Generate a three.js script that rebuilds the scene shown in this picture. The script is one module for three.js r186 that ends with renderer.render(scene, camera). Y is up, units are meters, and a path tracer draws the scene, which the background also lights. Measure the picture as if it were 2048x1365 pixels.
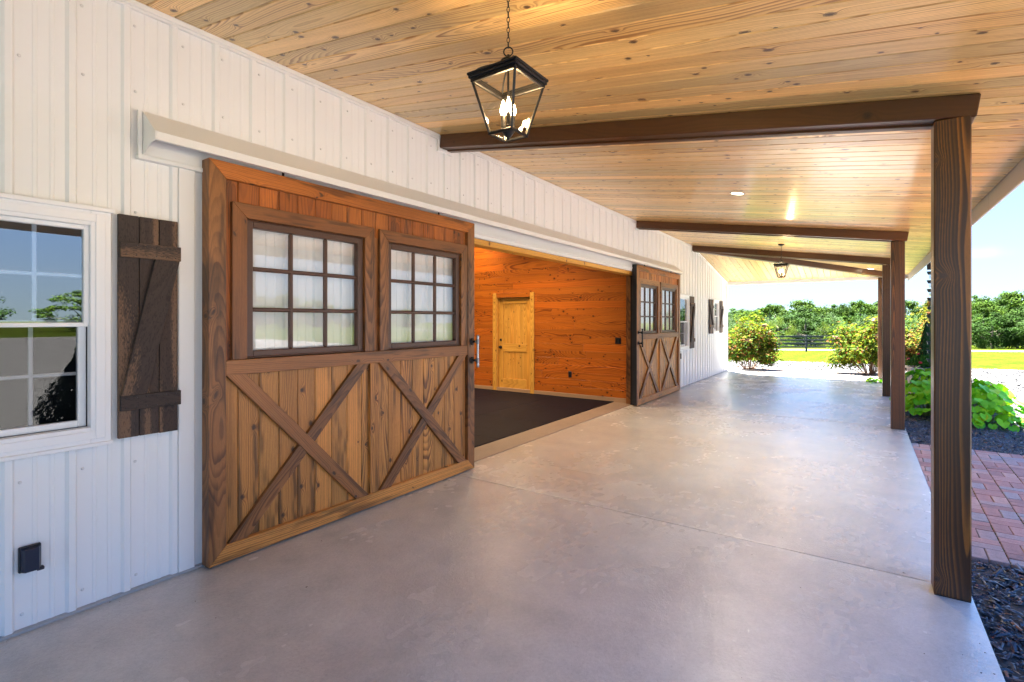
import * as THREE from 'three';
import { mergeGeometries } from 'three/addons/utils/BufferGeometryUtils.js';

// ---------------------------------------------------------------- camera, sky, sun, exposure
const scene = new THREE.Scene();
const camera = new THREE.PerspectiveCamera(67.68, 1024 / 682, 0.05, 2500);
camera.position.set(3.34, 1.5, 0);
camera.rotation.y = Math.atan(702 / 1018);
camera.setViewOffset(1024, 682, 0, 20.7, 1024, 682);     // shift lens: verticals stay vertical
camera.updateProjectionMatrix();
const renderer = new THREE.WebGLRenderer({ antialias: true });
renderer.toneMapping = THREE.LinearToneMapping;
renderer.toneMappingExposure = 31;
renderer.shadowMap.enabled = true;

const SUN = new THREE.Vector3(-0.74, 2.54, -0.80).normalize();
const sun = new THREE.DirectionalLight(new THREE.Color(1, 0.97, 0.91), 3.8);
sun.position.copy(SUN).multiplyScalar(80);
sun.castShadow = true;
sun.shadow.camera.left = -40; sun.shadow.camera.right = 40; sun.shadow.camera.top = 40; sun.shadow.camera.bottom = -40; sun.shadow.camera.far = 220;
sun.shadow.mapSize.set(4096, 4096);
scene.add(sun); scene.add(sun.target);

// ---------------------------------------------------------------- random, noise
function rng(seed) { let a = seed >>> 0; return () => { a = (a + 0x6D2B79F5) | 0; let t = Math.imul(a ^ (a >>> 15), 1 | a); t = (t + Math.imul(t ^ (t >>> 7), 61 | t)) ^ t; return ((t ^ (t >>> 14)) >>> 0) / 4294967296; }; }
const PERM = new Float32Array(65536); { const r = rng(77); for (let i = 0; i < 65536; i++) PERM[i] = r() * 2 - 1; }
function hash(ix, iy, s) { let h = Math.imul(ix, 374761393) + Math.imul(iy, 668265263) + Math.imul(s, 982451653); h = Math.imul(h ^ (h >>> 13), 1274126177); return PERM[(h ^ (h >>> 16)) & 65535]; }
function vn(x, y, s) {                        // smooth value noise in -1..1
  const ix = Math.floor(x), iy = Math.floor(y); let fx = x - ix, fy = y - iy;
  fx = fx * fx * (3 - 2 * fx); fy = fy * fy * (3 - 2 * fy);
  const a = hash(ix, iy, s), b = hash(ix + 1, iy, s), c = hash(ix, iy + 1, s), d = hash(ix + 1, iy + 1, s);
  return a + (b - a) * fx + (c - a) * fy + (a - b - c + d) * fx * fy;
}
function fbm(x, y, s, o = 4) { let v = 0, a = 0.55, f = 1; for (let i = 0; i < o; i++) { v += a * vn(x * f, y * f, s + i * 31); a *= 0.5; f *= 2.03; } return v; }
function vnw(x, y, p, s) {                    // value noise that wraps after p cells
  const ix = Math.floor(x), iy = Math.floor(y); let fx = x - ix, fy = y - iy;
  fx = fx * fx * (3 - 2 * fx); fy = fy * fy * (3 - 2 * fy);
  const m = (k) => ((k % p) + p) % p, x0 = m(ix), x1 = m(ix + 1), y0 = m(iy), y1 = m(iy + 1);
  const a = hash(x0, y0, s), b = hash(x1, y0, s), c = hash(x0, y1, s), d = hash(x1, y1, s);
  return a + (b - a) * fx + (c - a) * fy + (a - b - c + d) * fx * fy;
}
const sm = (a, b, x) => { const t = Math.min(1, Math.max(0, (x - a) / (b - a))); return t * t * (3 - 2 * t); };
const s8 = (c) => Math.round(255 * Math.min(1, Math.max(0, c <= 0.0031308 ? c * 12.92 : 1.055 * Math.pow(c, 1 / 2.4) - 0.055)));
const S8T = new Uint8Array(4097); for (let i = 0; i <= 4096; i++) S8T[i] = s8(i / 4096);
const lin8 = (c) => S8T[c <= 0 ? 0 : c >= 1 ? 4096 : (c * 4096) | 0];
function tex(W, H, fn, srgb = true) {         // fn(i, j, out) -> linear rgb (srgb) or 0..1 data
  const d = new Uint8Array(W * H * 4), o = [0, 0, 0];
  for (let j = 0; j < H; j++) for (let i = 0; i < W; i++) {
    fn(i, j, o); const k = (j * W + i) * 4;
    if (srgb) { d[k] = lin8(o[0]); d[k + 1] = lin8(o[1]); d[k + 2] = lin8(o[2]); }
    else { d[k] = o[0] * 255; d[k + 1] = o[1] * 255; d[k + 2] = o[2] * 255; }
    d[k + 3] = 255;
  }
  const t = new THREE.DataTexture(d, W, H); t.wrapS = t.wrapT = THREE.RepeatWrapping; t.magFilter = THREE.LinearFilter; t.minFilter = THREE.LinearMipmapLinearFilter;
  if (srgb) t.colorSpace = THREE.SRGBColorSpace; t.needsUpdate = true; return t;
}

// ---------------------------------------------------------------- sky
{
  const W = 1024, H = 512, d = new Float32Array(W * H * 4);
  for (let j = 0; j < H; j++) {
    const el = ((j + 0.5) / H - 0.5) * Math.PI, s = Math.max(0, Math.sin(el));
    for (let i = 0; i < W; i++) {
      const az = ((i + 0.5) / W - 0.5) * 2 * Math.PI, k = (j * W + i) * 4;
      const cx = Math.cos(el) * Math.cos(az), cz = Math.cos(el) * Math.sin(az), cy = Math.sin(el);
      const mu = cx * SUN.x + cy * SUN.y + cz * SUN.z;
      const t = Math.pow(1 - s, 3.2);                        // haze towards the horizon
      let r = 0.008 + 0.028 * t, g = 0.031 + 0.016 * t, b = 0.094 - 0.042 * t;
      const glow = 1 + 0.5 * Math.pow(Math.max(0, mu), 12); r *= glow; g *= glow; b *= glow;
      if (s > 0.02) {                                        // a few small fair-weather clouds
        const q = 1 / (s + 0.16), c = fbm(cx * q * 1.9 + 7, cz * q * 1.9 - 3, 901, 5), m = sm(0.2, 0.5, c) * sm(0.05, 0.16, s) * 0.85;
        r += (0.085 - r) * m; g += (0.087 - g) * m; b += (0.092 - b) * m;
      }
      d[k] = r; d[k + 1] = g; d[k + 2] = b; d[k + 3] = 1;
    }
  }
  const sky = new THREE.DataTexture(d, W, H, THREE.RGBAFormat, THREE.FloatType);
  sky.mapping = THREE.EquirectangularReflectionMapping; sky.magFilter = THREE.LinearFilter; sky.needsUpdate = true;
  scene.background = sky; scene.environment = sky;
}

// ---------------------------------------------------------------- wood
// One picture of R boards, each L metres long and bw wide, sawn from its own trunk: growth rings, knots and fibres.
function woodAtlas(o) {
  const { W, H, R, L, bw, seed } = o, rows = [], rr = rng(seed), rh = H / R;
  for (let k = 0; k < R; k++) {
    const st = o.style ? o.style(k, rr) : {}, kn = [], n = Math.round((st.knots ?? o.knots ?? 4) * (0.6 + rr() * 0.9));
    for (let q = 0; q < n; q++) kn.push([rr() * L, (rr() - 0.5) * bw * 0.82, (0.04 + rr() * 0.075) * bw * (st.knotSize ?? o.knotSize ?? 1), rr()]);
    rows.push({ y0: (rr() - 0.5) * bw * (o.rift ?? 2.2), z0: bw * (0.3 + rr() * 1.5) * (o.near ?? 1), sl: (rr() - 0.5) * 0.05, s: (st.ring ?? o.ring ?? 0.007) * (0.75 + rr() * 0.6), tone: 1 + (rr() - 0.5) * (o.vary ?? 0.25), warm: (rr() - 0.5) * (o.warm ?? 0.12), kn, con: (st.con ?? o.con ?? 0.8) * (0.6 + rr() * 0.6), E: st.early ?? o.early, T: st.late ?? o.late, K: st.knot ?? o.knot });
  }
  return tex(W, H, (i, j, out) => {
    const k = Math.min(R - 1, Math.floor(j / rh)), B = rows[k], sd = seed + k * 17;
    const x = i / W * L, y = ((j - k * rh + 0.5) / rh - 0.5) * bw;
    const y1 = y - B.y0 + vn(x * 1.1, 3.3, sd) * 0.02 * (o.wave ?? 1) + vn(x * 3.1, y * 9, sd + 1) * 0.005;
    const z1 = B.z0 + B.sl * (x - L / 2) + (vn(x * 0.8, 9.1, sd + 2) * bw * 0.5 + vn(x * 2.6, 1.7, sd + 3) * bw * 0.07) * (o.warp ?? 1);
    let r = Math.sqrt(y1 * y1 + z1 * z1 + 1e-5), kc = 0, kx = 0, halo = 0;
    for (const q of B.kn) {
      const dx = x - q[0]; if (dx > 0.4 || dx < -0.4) continue;
      const dy = y - q[1], kr = q[2], g = dx * dx / (kr * kr * 14) + dy * dy / (kr * kr * 3.2);
      r += kr * 1.5 * Math.exp(-g); halo = Math.max(halo, Math.exp(-g * 1.2));
      const e = dx * dx / (kr * kr * (1.2 + q[3] * 2.4)) + dy * dy / (kr * kr) + 0.25 * vn(x * 180, y * 180, sd + 8); if (e < 1) { kc = 1; kx = e; }
    }
    const p = r / B.s + vn(x * 2.5, y * 45, sd + 4) * 0.3, f = p - Math.floor(p);
    const late = sm(0.25, 0.86, f) * (1 - sm(0.9, 1, f)) * B.con * (0.75 + 0.5 * hash(Math.floor(p), 5, sd)) ;
    const fib = vn(x * 22, y * 1100, sd + 5) * 0.6 + vn(x * 70, y * 600, sd + 6) * 0.4, blot = vn(x * 1.3, y * 14, sd + 7);
    const tone = B.tone * (1 + (o.fibre ?? 0.1) * fib + (o.blot ?? 0.1) * blot), l = Math.min(1, late + halo * 0.22);
    for (let c = 0; c < 3; c++) {
      let v = (B.E[c] + (B.T[c] - B.E[c]) * l) * tone * (1 + B.warm * (1 - c));
      if (kc) { const m = 0.92 - 0.4 * sm(0.2, 0.75, kx) * (1 - sm(0.75, 1, kx)); v += (B.K[c] * (1 + 0.5 * Math.sin(kx * 22)) - v) * m; }
      out[c] = v;
    }
    if (o.post) o.post(x, y, k, out, fib, sd);
  });
}
function woodMat(o, m) { const map = woodAtlas(o); const mat = new THREE.MeshStandardMaterial({ map, bumpMap: map, bumpScale: m.bump ?? 0.0006, roughness: m.rough ?? 0.5 }); mat.userData.wood = o; if (m.coat) { const p = new THREE.MeshPhysicalMaterial({ map, bumpMap: map, bumpScale: m.bump ?? 0.0006, roughness: m.rough, clearcoat: m.coat, clearcoatRoughness: m.coatRough ?? 0.2 }); p.userData.wood = o; return p; } return mat; }

const pineM = woodMat({ W: 2048, H: 2048, R: 15, L: 4.6, bw: 0.14, seed: 11, early: [0.78, 0.515, 0.195], late: [0.36, 0.17, 0.044], knot: [0.035, 0.014, 0.006], knots: 8, con: 0.85, ring: 0.008, vary: 0.42, warm: 0.14, fibre: 0.16 }, { bump: 0.0003, rough: 0.42, coat: 0.55, coatRough: 0.16 });
const orangeM = woodMat({ W: 2048, H: 1024, R: 9, L: 4.6, bw: 0.137, seed: 23, early: [0.52, 0.14, 0.014], late: [0.20, 0.038, 0.004], knot: [0.035, 0.011, 0.004], knots: 9, con: 0.95, ring: 0.009, vary: 0.4 }, { bump: 0.0003, rough: 0.36 });
const doorM = woodMat({ W: 2048, H: 2048, R: 16, L: 2.6, bw: 0.14, seed: 37, early: [0.36, 0.185, 0.075], late: [0.13, 0.05, 0.016], knot: [0.04, 0.017, 0.008], knots: 4, con: 0.95, ring: 0.0065, vary: 0.6, rift: 3, warp: 0.5, fibre: 0.24, blot: 0.26,
  style: (k) => k < 9 ? { early: [0.58, 0.245, 0.052], late: [0.18, 0.06, 0.011], knots: 3, knotSize: 0.9 } : k < 12 ? { early: [0.36, 0.105, 0.014], late: [0.15, 0.038, 0.006], knots: 4 } : { early: [0.25, 0.095, 0.025], late: [0.08, 0.025, 0.006], knots: 2, con: 0.62, ring: 0.005 },
  post: (x, y, k, o, fib, sd) => { const s = sm(0.3, 0.9, vn(x * 2.2, y * 20, sd + 40) + 0.4 * vn(x * 9, y * 80, sd + 41)); for (let c = 0; c < 3; c++) o[c] *= 1 - 0.55 * s; } }, { bump: 0.0011, rough: 0.44 });
const postM = woodMat({ W: 2048, H: 1024, R: 8, L: 3.9, bw: 0.155, seed: 51, early: [0.040, 0.0155, 0.0045], late: [0.20, 0.076, 0.011], knot: [0.05, 0.022, 0.012], knots: 4, knotSize: 0.8, con: 0.9, ring: 0.0046, vary: 0.3, blot: 0.3, warm: 0.1, rift: 1.6, warp: 0.16, near: 0.28, wave: 0.4, fibre: 0.22 }, { bump: -0.0008, rough: 0.4 });
const beamM = woodMat({ W: 1024, H: 512, R: 4, L: 4.2, bw: 0.155, seed: 63, early: [0.080, 0.029, 0.007], late: [0.042, 0.014, 0.0035], knot: [0.03, 0.012, 0.005], knots: 3, con: 0.45, ring: 0.014, vary: 0.14, blot: 0.18 }, { bump: 0.0003, rough: 0.38 });
const shutterM = woodMat({ W: 1024, H: 512, R: 6, L: 1.3, bw: 0.1, seed: 71, early: [0.05, 0.032, 0.025], late: [0.026, 0.016, 0.013], knot: [0.02, 0.012, 0.01], knots: 1.3, con: 0.5, ring: 0.01, vary: 0.25,
  post: (x, y, k, o, fib, sd) => { const t = sm(0.1, 0.8, vn(x * 1.6, y * 30, sd + 40) * 1.25 + 0.4 * vn(x * 90, y * 420, sd + 41)) * 0.75, d = sm(0.2, 0.7, vn(x * 90, y * 330, sd + 42)) * 0.42; o[0] = (o[0] + (0.20 - o[0]) * t) * (1 - d); o[1] = (o[1] + (0.115 - o[1]) * t) * (1 - d); o[2] = (o[2] + (0.066 - o[2]) * t) * (1 - d); } }, { bump: 0.0022, rough: 0.75 });
const yellowM = woodMat({ W: 1024, H: 512, R: 5, L: 2.3, bw: 0.12, seed: 83, early: [0.66, 0.33, 0.058], late: [0.40, 0.16, 0.02], knot: [0.075, 0.024, 0.008], knots: 4, con: 0.7, ring: 0.009, vary: 0.15 }, { bump: 0.0002, rough: 0.38 });
const sashM = new THREE.MeshStandardMaterial({ color: new THREE.Color().setRGB(0.085, 0.038, 0.022), roughness: 0.42 });

// ---------------------------------------------------------------- other materials
const C = (r, g, b) => new THREE.Color().setRGB(r, g, b);
const std = (r, g, b, rough = 0.6, metal = 0, more = {}) => new THREE.MeshStandardMaterial({ color: C(r, g, b), roughness: rough, metalness: metal, ...more });
const dirt = tex(512, 512, (i, j, o) => { const v = 0.5 + 0.3 * vnw(i / 8, j / 64, 64, 3) + 0.2 * vnw(i / 2, j / 16, 256, 4); o[0] = o[1] = o[2] = v; }, false);
const sidingM = std(0.80, 0.81, 0.805, 0.38, 0, { bumpMap: dirt, bumpScale: 0.0004 });
const trimM = std(0.77, 0.775, 0.765, 0.42);
const vinylM = std(0.83, 0.835, 0.84, 0.35);
const alumM = std(0.36, 0.35, 0.36, 0.45, 0.1);
const darkGapM = std(0.02, 0.018, 0.016, 0.8);
const galvM = std(0.42, 0.43, 0.45, 0.36, 0.85);
const ironM = std(0.018, 0.018, 0.02, 0.42, 0.55);
const blackM = std(0.012, 0.013, 0.016, 0.4);
const navyM = std(0.010, 0.012, 0.03, 0.32);
const rubberM = std(0.02, 0.02, 0.024, 0.55, 0, { bumpMap: dirt, bumpScale: 0.002 });
const paneM = new THREE.MeshPhysicalMaterial({ color: C(0.97, 0.98, 0.98), transmission: 1, thickness: 0, roughness: 0, ior: 2.0 });
const lowEM = new THREE.MeshPhysicalMaterial({ color: C(0.55, 0.62, 0.72), transmission: 1, thickness: 0, roughness: 0, ior: 2.9 });
const lampGlassM = new THREE.MeshPhysicalMaterial({ color: C(1, 0.97, 0.9), transmission: 1, thickness: 0, roughness: 0, ior: 1.5 });
const lowSashM = new THREE.MeshPhysicalMaterial({ color: C(0.5, 0.52, 0.55), transmission: 1, thickness: 0, roughness: 0, ior: 1.6 });
const roomM = std(0.05, 0.048, 0.045, 0.9);

// ---------------------------------------------------------------- shapes
const V = (x, y, z) => new THREE.Vector3(x, y, z);
const boxCache = new Map();
function cbox(w, h, d, b = 0.003) {            // box with chamfered edges: 44 triangles, flat shaded
  b = Math.min(b, w * 0.45, h * 0.45, d * 0.45);
  const key = [w, h, d, b].map((q) => q.toFixed(5)).join(); if (boxCache.has(key)) return boxCache.get(key);
  const P = [], X = w / 2, Y = h / 2, Z = d / 2, p = (x, y, z, a) => V(x * (a === 0 ? X : X - b), y * (a === 1 ? Y : Y - b), z * (a === 2 ? Z : Z - b));
  const tri = (a, q, c) => { const n = q.clone().sub(a).cross(c.clone().sub(a)); const m = a.clone().add(q).add(c); if (n.dot(m) < 0) P.push(a, c, q); else P.push(a, q, c); };
  const quad = (a, q, c, e) => { tri(a, q, c); tri(a, c, e); };
  for (let a = 0; a < 3; a++) for (const s of [-1, 1]) {
    const u = (a + 1) % 3, v = (a + 2) % 3, f = (i, j) => { const c = [0, 0, 0]; c[a] = s; c[u] = i; c[v] = j; return p(...c, a); };
    quad(f(-1, -1), f(1, -1), f(1, 1), f(-1, 1));
    for (const t of [-1, 1]) {                // edges between face a and face u
      const g = (k, ax) => { const c = [0, 0, 0]; c[a] = s; c[u] = t; c[v] = k; return p(...c, ax); };
      quad(g(-1, a), g(1, a), g(1, u), g(-1, u));
    }
  }
  for (const x of [-1, 1]) for (const y of [-1, 1]) for (const z of [-1, 1]) tri(p(x, y, z, 0), p(x, y, z, 1), p(x, y, z, 2));
  const g = new THREE.BufferGeometry().setFromPoints(P); g.computeVertexNormals(); uvBox(g); boxCache.set(key, g); return g;
}
function uvBox(g, s = 1) {                     // uv in metres from the face's main direction
  const p = g.attributes.position, n = g.attributes.normal, uv = new Float32Array(p.count * 2);
  for (let i = 0; i < p.count; i++) {
    const a = [Math.abs(n.getX(i)), Math.abs(n.getY(i)), Math.abs(n.getZ(i))], x = p.getX(i), y = p.getY(i), z = p.getZ(i);
    const [u, v] = a[0] > a[1] && a[0] > a[2] ? [z, y] : a[1] > a[2] ? [x, z] : [x, y];
    uv[i * 2] = u * s; uv[i * 2 + 1] = v * s;
  }
  g.setAttribute('uv', new THREE.BufferAttribute(uv, 2)); return g;
}
const WR = rng(4242);
// uv for a wooden piece: grain along axis 0, 1 or 2; across the other two. row of the atlas by number or [from, to)
function grain(g, mat, axis, w, row, off) {
  const o = mat.userData.wood, p = g.attributes.position, uv = new Float32Array(p.count * 2);
  if (Array.isArray(row)) row = row[0] + Math.floor(WR() * (row[1] - row[0])); if (row === undefined) row = Math.floor(WR() * o.R);
  g.computeBoundingBox(); const bb = g.boundingBox, lo = bb.min.getComponent(axis), hi = bb.max.getComponent(axis);
  if (off === undefined) off = WR() * Math.max(0.01, o.L - (hi - lo));
  const [a, b] = [0, 1, 2].filter((k) => k !== axis), mid = bb.getCenter(V(0, 0, 0)), f = WR() < 0.5 ? -1 : 1, width = w ?? Math.max(bb.max.getComponent(a) - bb.min.getComponent(a), bb.max.getComponent(b) - bb.min.getComponent(b));
  const q = [0, 0, 0];
  for (let i = 0; i < p.count; i++) {
    q[0] = p.getX(i); q[1] = p.getY(i); q[2] = p.getZ(i);
    const ac = (q[a] - mid.getComponent(a) + 0.8 * (q[b] - mid.getComponent(b))) / width;
    uv[i * 2] = (q[axis] - lo + off) / o.L; uv[i * 2 + 1] = (row + Math.min(0.97, Math.max(0.03, 0.5 + f * ac * 0.92))) / o.R;
  }
  g.setAttribute('uv', new THREE.BufferAttribute(uv, 2)); return g;
}
function wbox(x0, x1, y0, y1, z0, z1, mat, axis, row, b = 0.003) { // wooden box between corners
  const g = cbox(x1 - x0, y1 - y0, z1 - z0, b).clone(); grain(g, mat, axis, undefined, row); g.translate((x0 + x1) / 2, (y0 + y1) / 2, (z0 + z1) / 2); return g;
}
function pbox(x0, x1, y0, y1, z0, z1, b = 0.003) { const g = cbox(x1 - x0, y1 - y0, z1 - z0, b).clone(); g.translate((x0 + x1) / 2, (y0 + y1) / 2, (z0 + z1) / 2); return g; }
function mitred(len, w, t, mat, row, l = 1, r = 1, b = 0.003) { // plank along x, width y (outer edge +y), ends cut at 45 degrees towards the inside
  const g = cbox(len, w, t, b).clone(), p = g.attributes.position;
  if (mat.userData.wood) grain(g, mat, 0, w, row);
  for (let i = 0; i < p.count; i++) { const x = p.getX(i), k = w / 2 - p.getY(i); if (x < 0 && l) p.setX(i, x + k); if (x > 0 && r) p.setX(i, x - k); }
  g.computeVertexNormals(); return g;
}
function along(g, o, x, y) {                   // place a geometry: its x axis along x, its y axis along y (made square), centred on o
  const X = x.clone().normalize(), Z = X.clone().cross(y).normalize(), Y = Z.clone().cross(X);
  return g.clone().applyMatrix4(new THREE.Matrix4().makeBasis(X, Y, Z).setPosition(o));
}
function beamBetween(a, b, w, t, up, mat, axisRow, bev = 0.004) { const d = b.clone().sub(a), g = cbox(d.length(), w, t, bev).clone(); if (mat.userData.wood) grain(g, mat, 0, undefined, axisRow); return along(g, a.clone().add(b).multiplyScalar(0.5), d, up); }
function tube(pts, r, seg = 8, n = 24, closed = false) { return new THREE.TubeGeometry(new THREE.CatmullRomCurve3(pts, closed, 'catmullrom', 0.4), n, r, seg, closed); }
function lathe(pts, n = 20) { return new THREE.LatheGeometry(pts.map((q) => new THREE.Vector2(q[0], q[1])), n); }
function prism(poly, d0, d1, bev = 0.002) {    // polygon in x, y extruded from z = d0 to d1 with a small bevel
  const s = new THREE.Shape(poly.map((q) => new THREE.Vector2(q[0], q[1])));
  const g = new THREE.ExtrudeGeometry(s, { depth: d1 - d0 - 2 * bev, bevelEnabled: bev > 0, bevelThickness: bev, bevelSize: bev, bevelOffset: -bev, bevelSegments: 1 });
  g.translate(0, 0, d0 + bev); return g;
}
const strip = (g) => { const q = g.index ? g.toNonIndexed() : g.clone(); for (const k of Object.keys(q.attributes)) if (!['position', 'normal', 'uv', 'color'].includes(k)) q.deleteAttribute(k); return q; };
const merge = (list) => mergeGeometries(list.map(strip), false);

// ---------------------------------------------------------------- scene objects
const used = {};
function numbered(name) { const n = used[name] = (used[name] ?? -1) + 1; return n ? `${name}_${String(n).padStart(3, '0')}` : name; }
function put(name, geo, mat, parent) {         // one named mesh
  const m = new THREE.Mesh(Array.isArray(geo) ? merge(geo) : geo, mat); m.castShadow = m.receiveShadow = true;
  m.name = parent ? name : numbered(name); (parent ?? scene).add(m); return m;
}
function tag(o, label, category, group) { o.userData.label = label; if (category) { o.userData.category = category; o.userData.kind ??= 'thing'; } if (group) o.userData.group = group; return o; }
function thing(name, label, category, pos = [0, 0, 0], turn = 0, group) { const o = new THREE.Group(); o.name = numbered(name); o.position.set(...pos); o.rotation.y = turn; scene.add(o); return tag(o, label, category, group); }
function setting(o) { o.userData.kind = 'structure'; return o; }
function stuff(o) { o.userData.kind = 'stuff'; return o; }
function base(name, pos = [0, 0, 0]) { const o = new THREE.Group(); o.name = numbered(name); o.position.set(...pos); scene.add(o); return setting(o); }

// ================================================================ the barn wall
// Things on the wall are built in their own axes: x along the wall (away from the camera), y up, z out of the wall.
const onWall = (name, label, cat, s, group) => thing(name, label, cat, [0, 0, -s], Math.PI / 2, group);
const PITCH = 0.15, HIP = 0.17, CEIL = 3.275, ZH = 12.35, FAR = 16.12, EAVE = 4.27;
const ceilMain = (x) => CEIL - PITCH * x, ceilHip = (s) => CEIL - HIP * Math.max(0, s - ZH);
const OPEN = [[0.25, 1.01, 0.86, 2.075], [3.95, 8.74, -1, 2.36], [11.21, 12.03, 0.85, 2.07], [14.39, 14.985, 1.16, 2.04]];
{
  const w = onWall('barn', 'white barn with ribbed metal siding, its long wall under the wooden porch ceiling', 'barn', 0);
  const ribs = []; for (let s = 1.334 - 0.2355 * 11; s < FAR; s += 0.2355) ribs.push(s);
  const prof = [];                              // [s, out] polyline of the ribbed sheet
  for (const r of ribs) prof.push([r - 0.024, 0], [r - 0.013, 0.019], [r + 0.013, 0.019], [r + 0.024, 0], [r + 0.085, 0], [r + 0.09, 0.0035], [r + 0.102, 0.0035], [r + 0.107, 0], [r + 0.15, 0], [r + 0.155, 0.0035], [r + 0.167, 0.0035], [r + 0.172, 0]);
  const at = (s) => { for (let k = 1; k < prof.length; k++) if (s <= prof[k][0]) { const [a, b] = [prof[k - 1], prof[k]]; return a[1] + (b[1] - a[1]) * (s - a[0]) / (b[0] - a[0]); } return 0; };
  const panel = (s0, s1) => {
    const cuts = [s0, s1, ZH, ...OPEN.flatMap((o) => [o[0], o[1]]), ...prof.map((q) => q[0])].filter((s) => s >= s0 && s <= s1).sort((a, b) => a - b), P = [], U = [];
    for (let k = 1; k < cuts.length; k++) {
      const a = cuts[k - 1], b = cuts[k], m = (a + b) / 2; if (b - a < 1e-5) continue;
      let spans = [[0.012, null]]; const o = OPEN.find((q) => m > q[0] && m < q[1]); if (o) spans = o[2] < 0 ? [[o[3], null]] : [[0.012, o[2]], [o[3], null]];
      for (const [y0, y1] of spans) {
        const ta = y1 ?? ceilHip(a) + 0.02, tb = y1 ?? ceilHip(b) + 0.02, A = [a, y0, at(a)], B = [b, y0, at(b)], Cc = [b, tb, at(b)], D = [a, ta, at(a)];
        for (const q of [A, B, Cc, A, Cc, D]) { P.push(...q); U.push(q[0] * 0.5, q[1] * 0.5); }
      }
    }
    const g = new THREE.BufferGeometry(); g.setAttribute('position', new THREE.Float32BufferAttribute(P, 3)); g.setAttribute('uv', new THREE.Float32BufferAttribute(U, 2)); g.computeVertexNormals(); return g;
  };
  for (let k = 1; k + 4 < ribs.length + 4; k += 4) { const a = ribs[k] - 0.03, b = Math.min(FAR, (ribs[k + 4] ?? 99) - 0.03); if (b > a + 0.02) put('siding_panel', panel(a, b), sidingM, w); }
  // wall body behind the sheet
  const body = []; const seg = (a, b, y0, y1) => body.push(pbox(a, b, y0, y1, -0.15, -0.006, 0));
  const edges = [-6, ...OPEN.flatMap((o) => [o[0], o[1]]), FAR];
  for (let k = 0; k + 1 < edges.length; k += 2) seg(edges[k], edges[k + 1], -0.1, k + 2 >= edges.length ? 2.6 : 3.4);
  for (const o of OPEN) { seg(o[0], o[1], o[3], o[0] > 14 ? 2.62 : 3.4); if (o[2] > 0) seg(o[0], o[1], -0.1, o[2]); }
  put('wall_body', body, roomM, w);
  // screws in rows, counted in hundreds
  const dome = new THREE.SphereGeometry(0.0085, 7, 3, 0, 6.283, 0, 1.5708); dome.rotateX(Math.PI / 2); const sc = [];
  for (const r of ribs) for (const y of [0.09, 0.72, 1.36, 2.1, 2.78, 3.14]) {
    const s = r + 0.045 + 0.006 * hash(Math.round(r * 99), Math.round(y * 9), 5), yy = y + 0.012 * hash(Math.round(r * 97), Math.round(y * 9), 6);
    if (s < 0 || OPEN.some((o) => s > o[0] - 0.1 && s < o[1] + 0.1 && yy > o[2] - 0.1 && yy < o[3] + 0.08) || yy > ceilHip(s) - 0.06 || (s > 1.03 && s < 1.36 && yy > 0.83 && yy < 2.1) || (s > 1.44 && s < 11.1 && yy < 2.68) || (s > 1.12 && s < 11.1 && yy > 2.38 && yy < 2.68)) continue;
    const g = dome.clone(); g.translate(s, yy, 0.001); sc.push(g);
  }
  stuff(put('screws', sc, std(0.68, 0.685, 0.68, 0.4), w));
  put('corner_trim', [pbox(FAR - 0.075, FAR + 0.006, 0.01, ceilHip(FAR) + 0.01, 0.0, 0.03), pbox(FAR - 0.002, FAR + 0.03, 0.01, ceilHip(FAR) + 0.01, -0.08, 0.0301)], trimM, w);
  put('door_trim', pbox(1.352, 1.44, 0.012, 2.405, -0.002, 0.024), trimM, w);
  for (const [a, b] of [[-1, 3.95], [8.78, FAR]]) put('base_flashing', pbox(a, b, 0.0, 0.014, -0.01, 0.03, 0.002), std(0.34, 0.35, 0.36, 0.5), w);
  const tr = []; for (const [a, b] of [[-1, 3.575], [3.78, 8.675], [8.88, 12.28]]) tr.push(pbox(a, b, CEIL - 0.036, CEIL - 0.004, 0.0, 0.028), pbox(a, b, CEIL - 0.052, CEIL - 0.0365, 0.0, 0.022));
  { const a = V(12.44, ceilHip(12.44) - 0.022, 0.014), b = V(FAR - 0.02, ceilHip(FAR - 0.02) - 0.022, 0.014); tr.push(beamBetween(a, b, 0.034, 0.028, V(0, 1, 0), trimM)); }
  for (const s of [3.6, 8.7, 12.3]) tr.push(pbox(s - 0.025, s + 0.18, CEIL - 0.165, CEIL - 0.14, 0.0, 0.027), pbox(s - 0.025, s - 0.003, CEIL - 0.1395, CEIL - 0.004, 0.0, 0.027));
  put('ceiling_trim', tr, trimM, w);

// the rest of the barn, as far as it shades the porch and closes the rooms
  const turned = (m) => { m.rotation.y = -Math.PI / 2; return m; };   // these are given in the scene's axes
  const slab = (x0, y0, x1, y1) => beamBetween(V(x0, y0, -5.1), V(x1, y1, -5.1), 22.4, 0.12, V(0, 0, 1), alumM);
  turned(put('roof_slope', slab(0.25, 3.66, -6.05, 6.2), alumM, w)); turned(put('roof_slope', slab(-6.0, 6.2, -12.3, 3.66), alumM, w));
  const tri = [[0, 0], [-12, 0], [-12, 3.55], [-6, 6.0], [-0.02, 3.55]];
  for (const z of [-16.1, 6.1]) { const g = prism(tri.map((q) => [...q]), 0, 0.15, 0); g.translate(-0.16, 0, z - 0.001); turned(put('gable_wall', g, sidingM, w)); }
  for (const [y, p, q] of [[0, -16.1, -8.75], [0, -3.94, 6.2], [2.36, -8.749, -3.941]]) turned(put('back_wall', pbox(-12.3, -12.15, y, 3.6, p, q, 0), sidingM, w));
}

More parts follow.
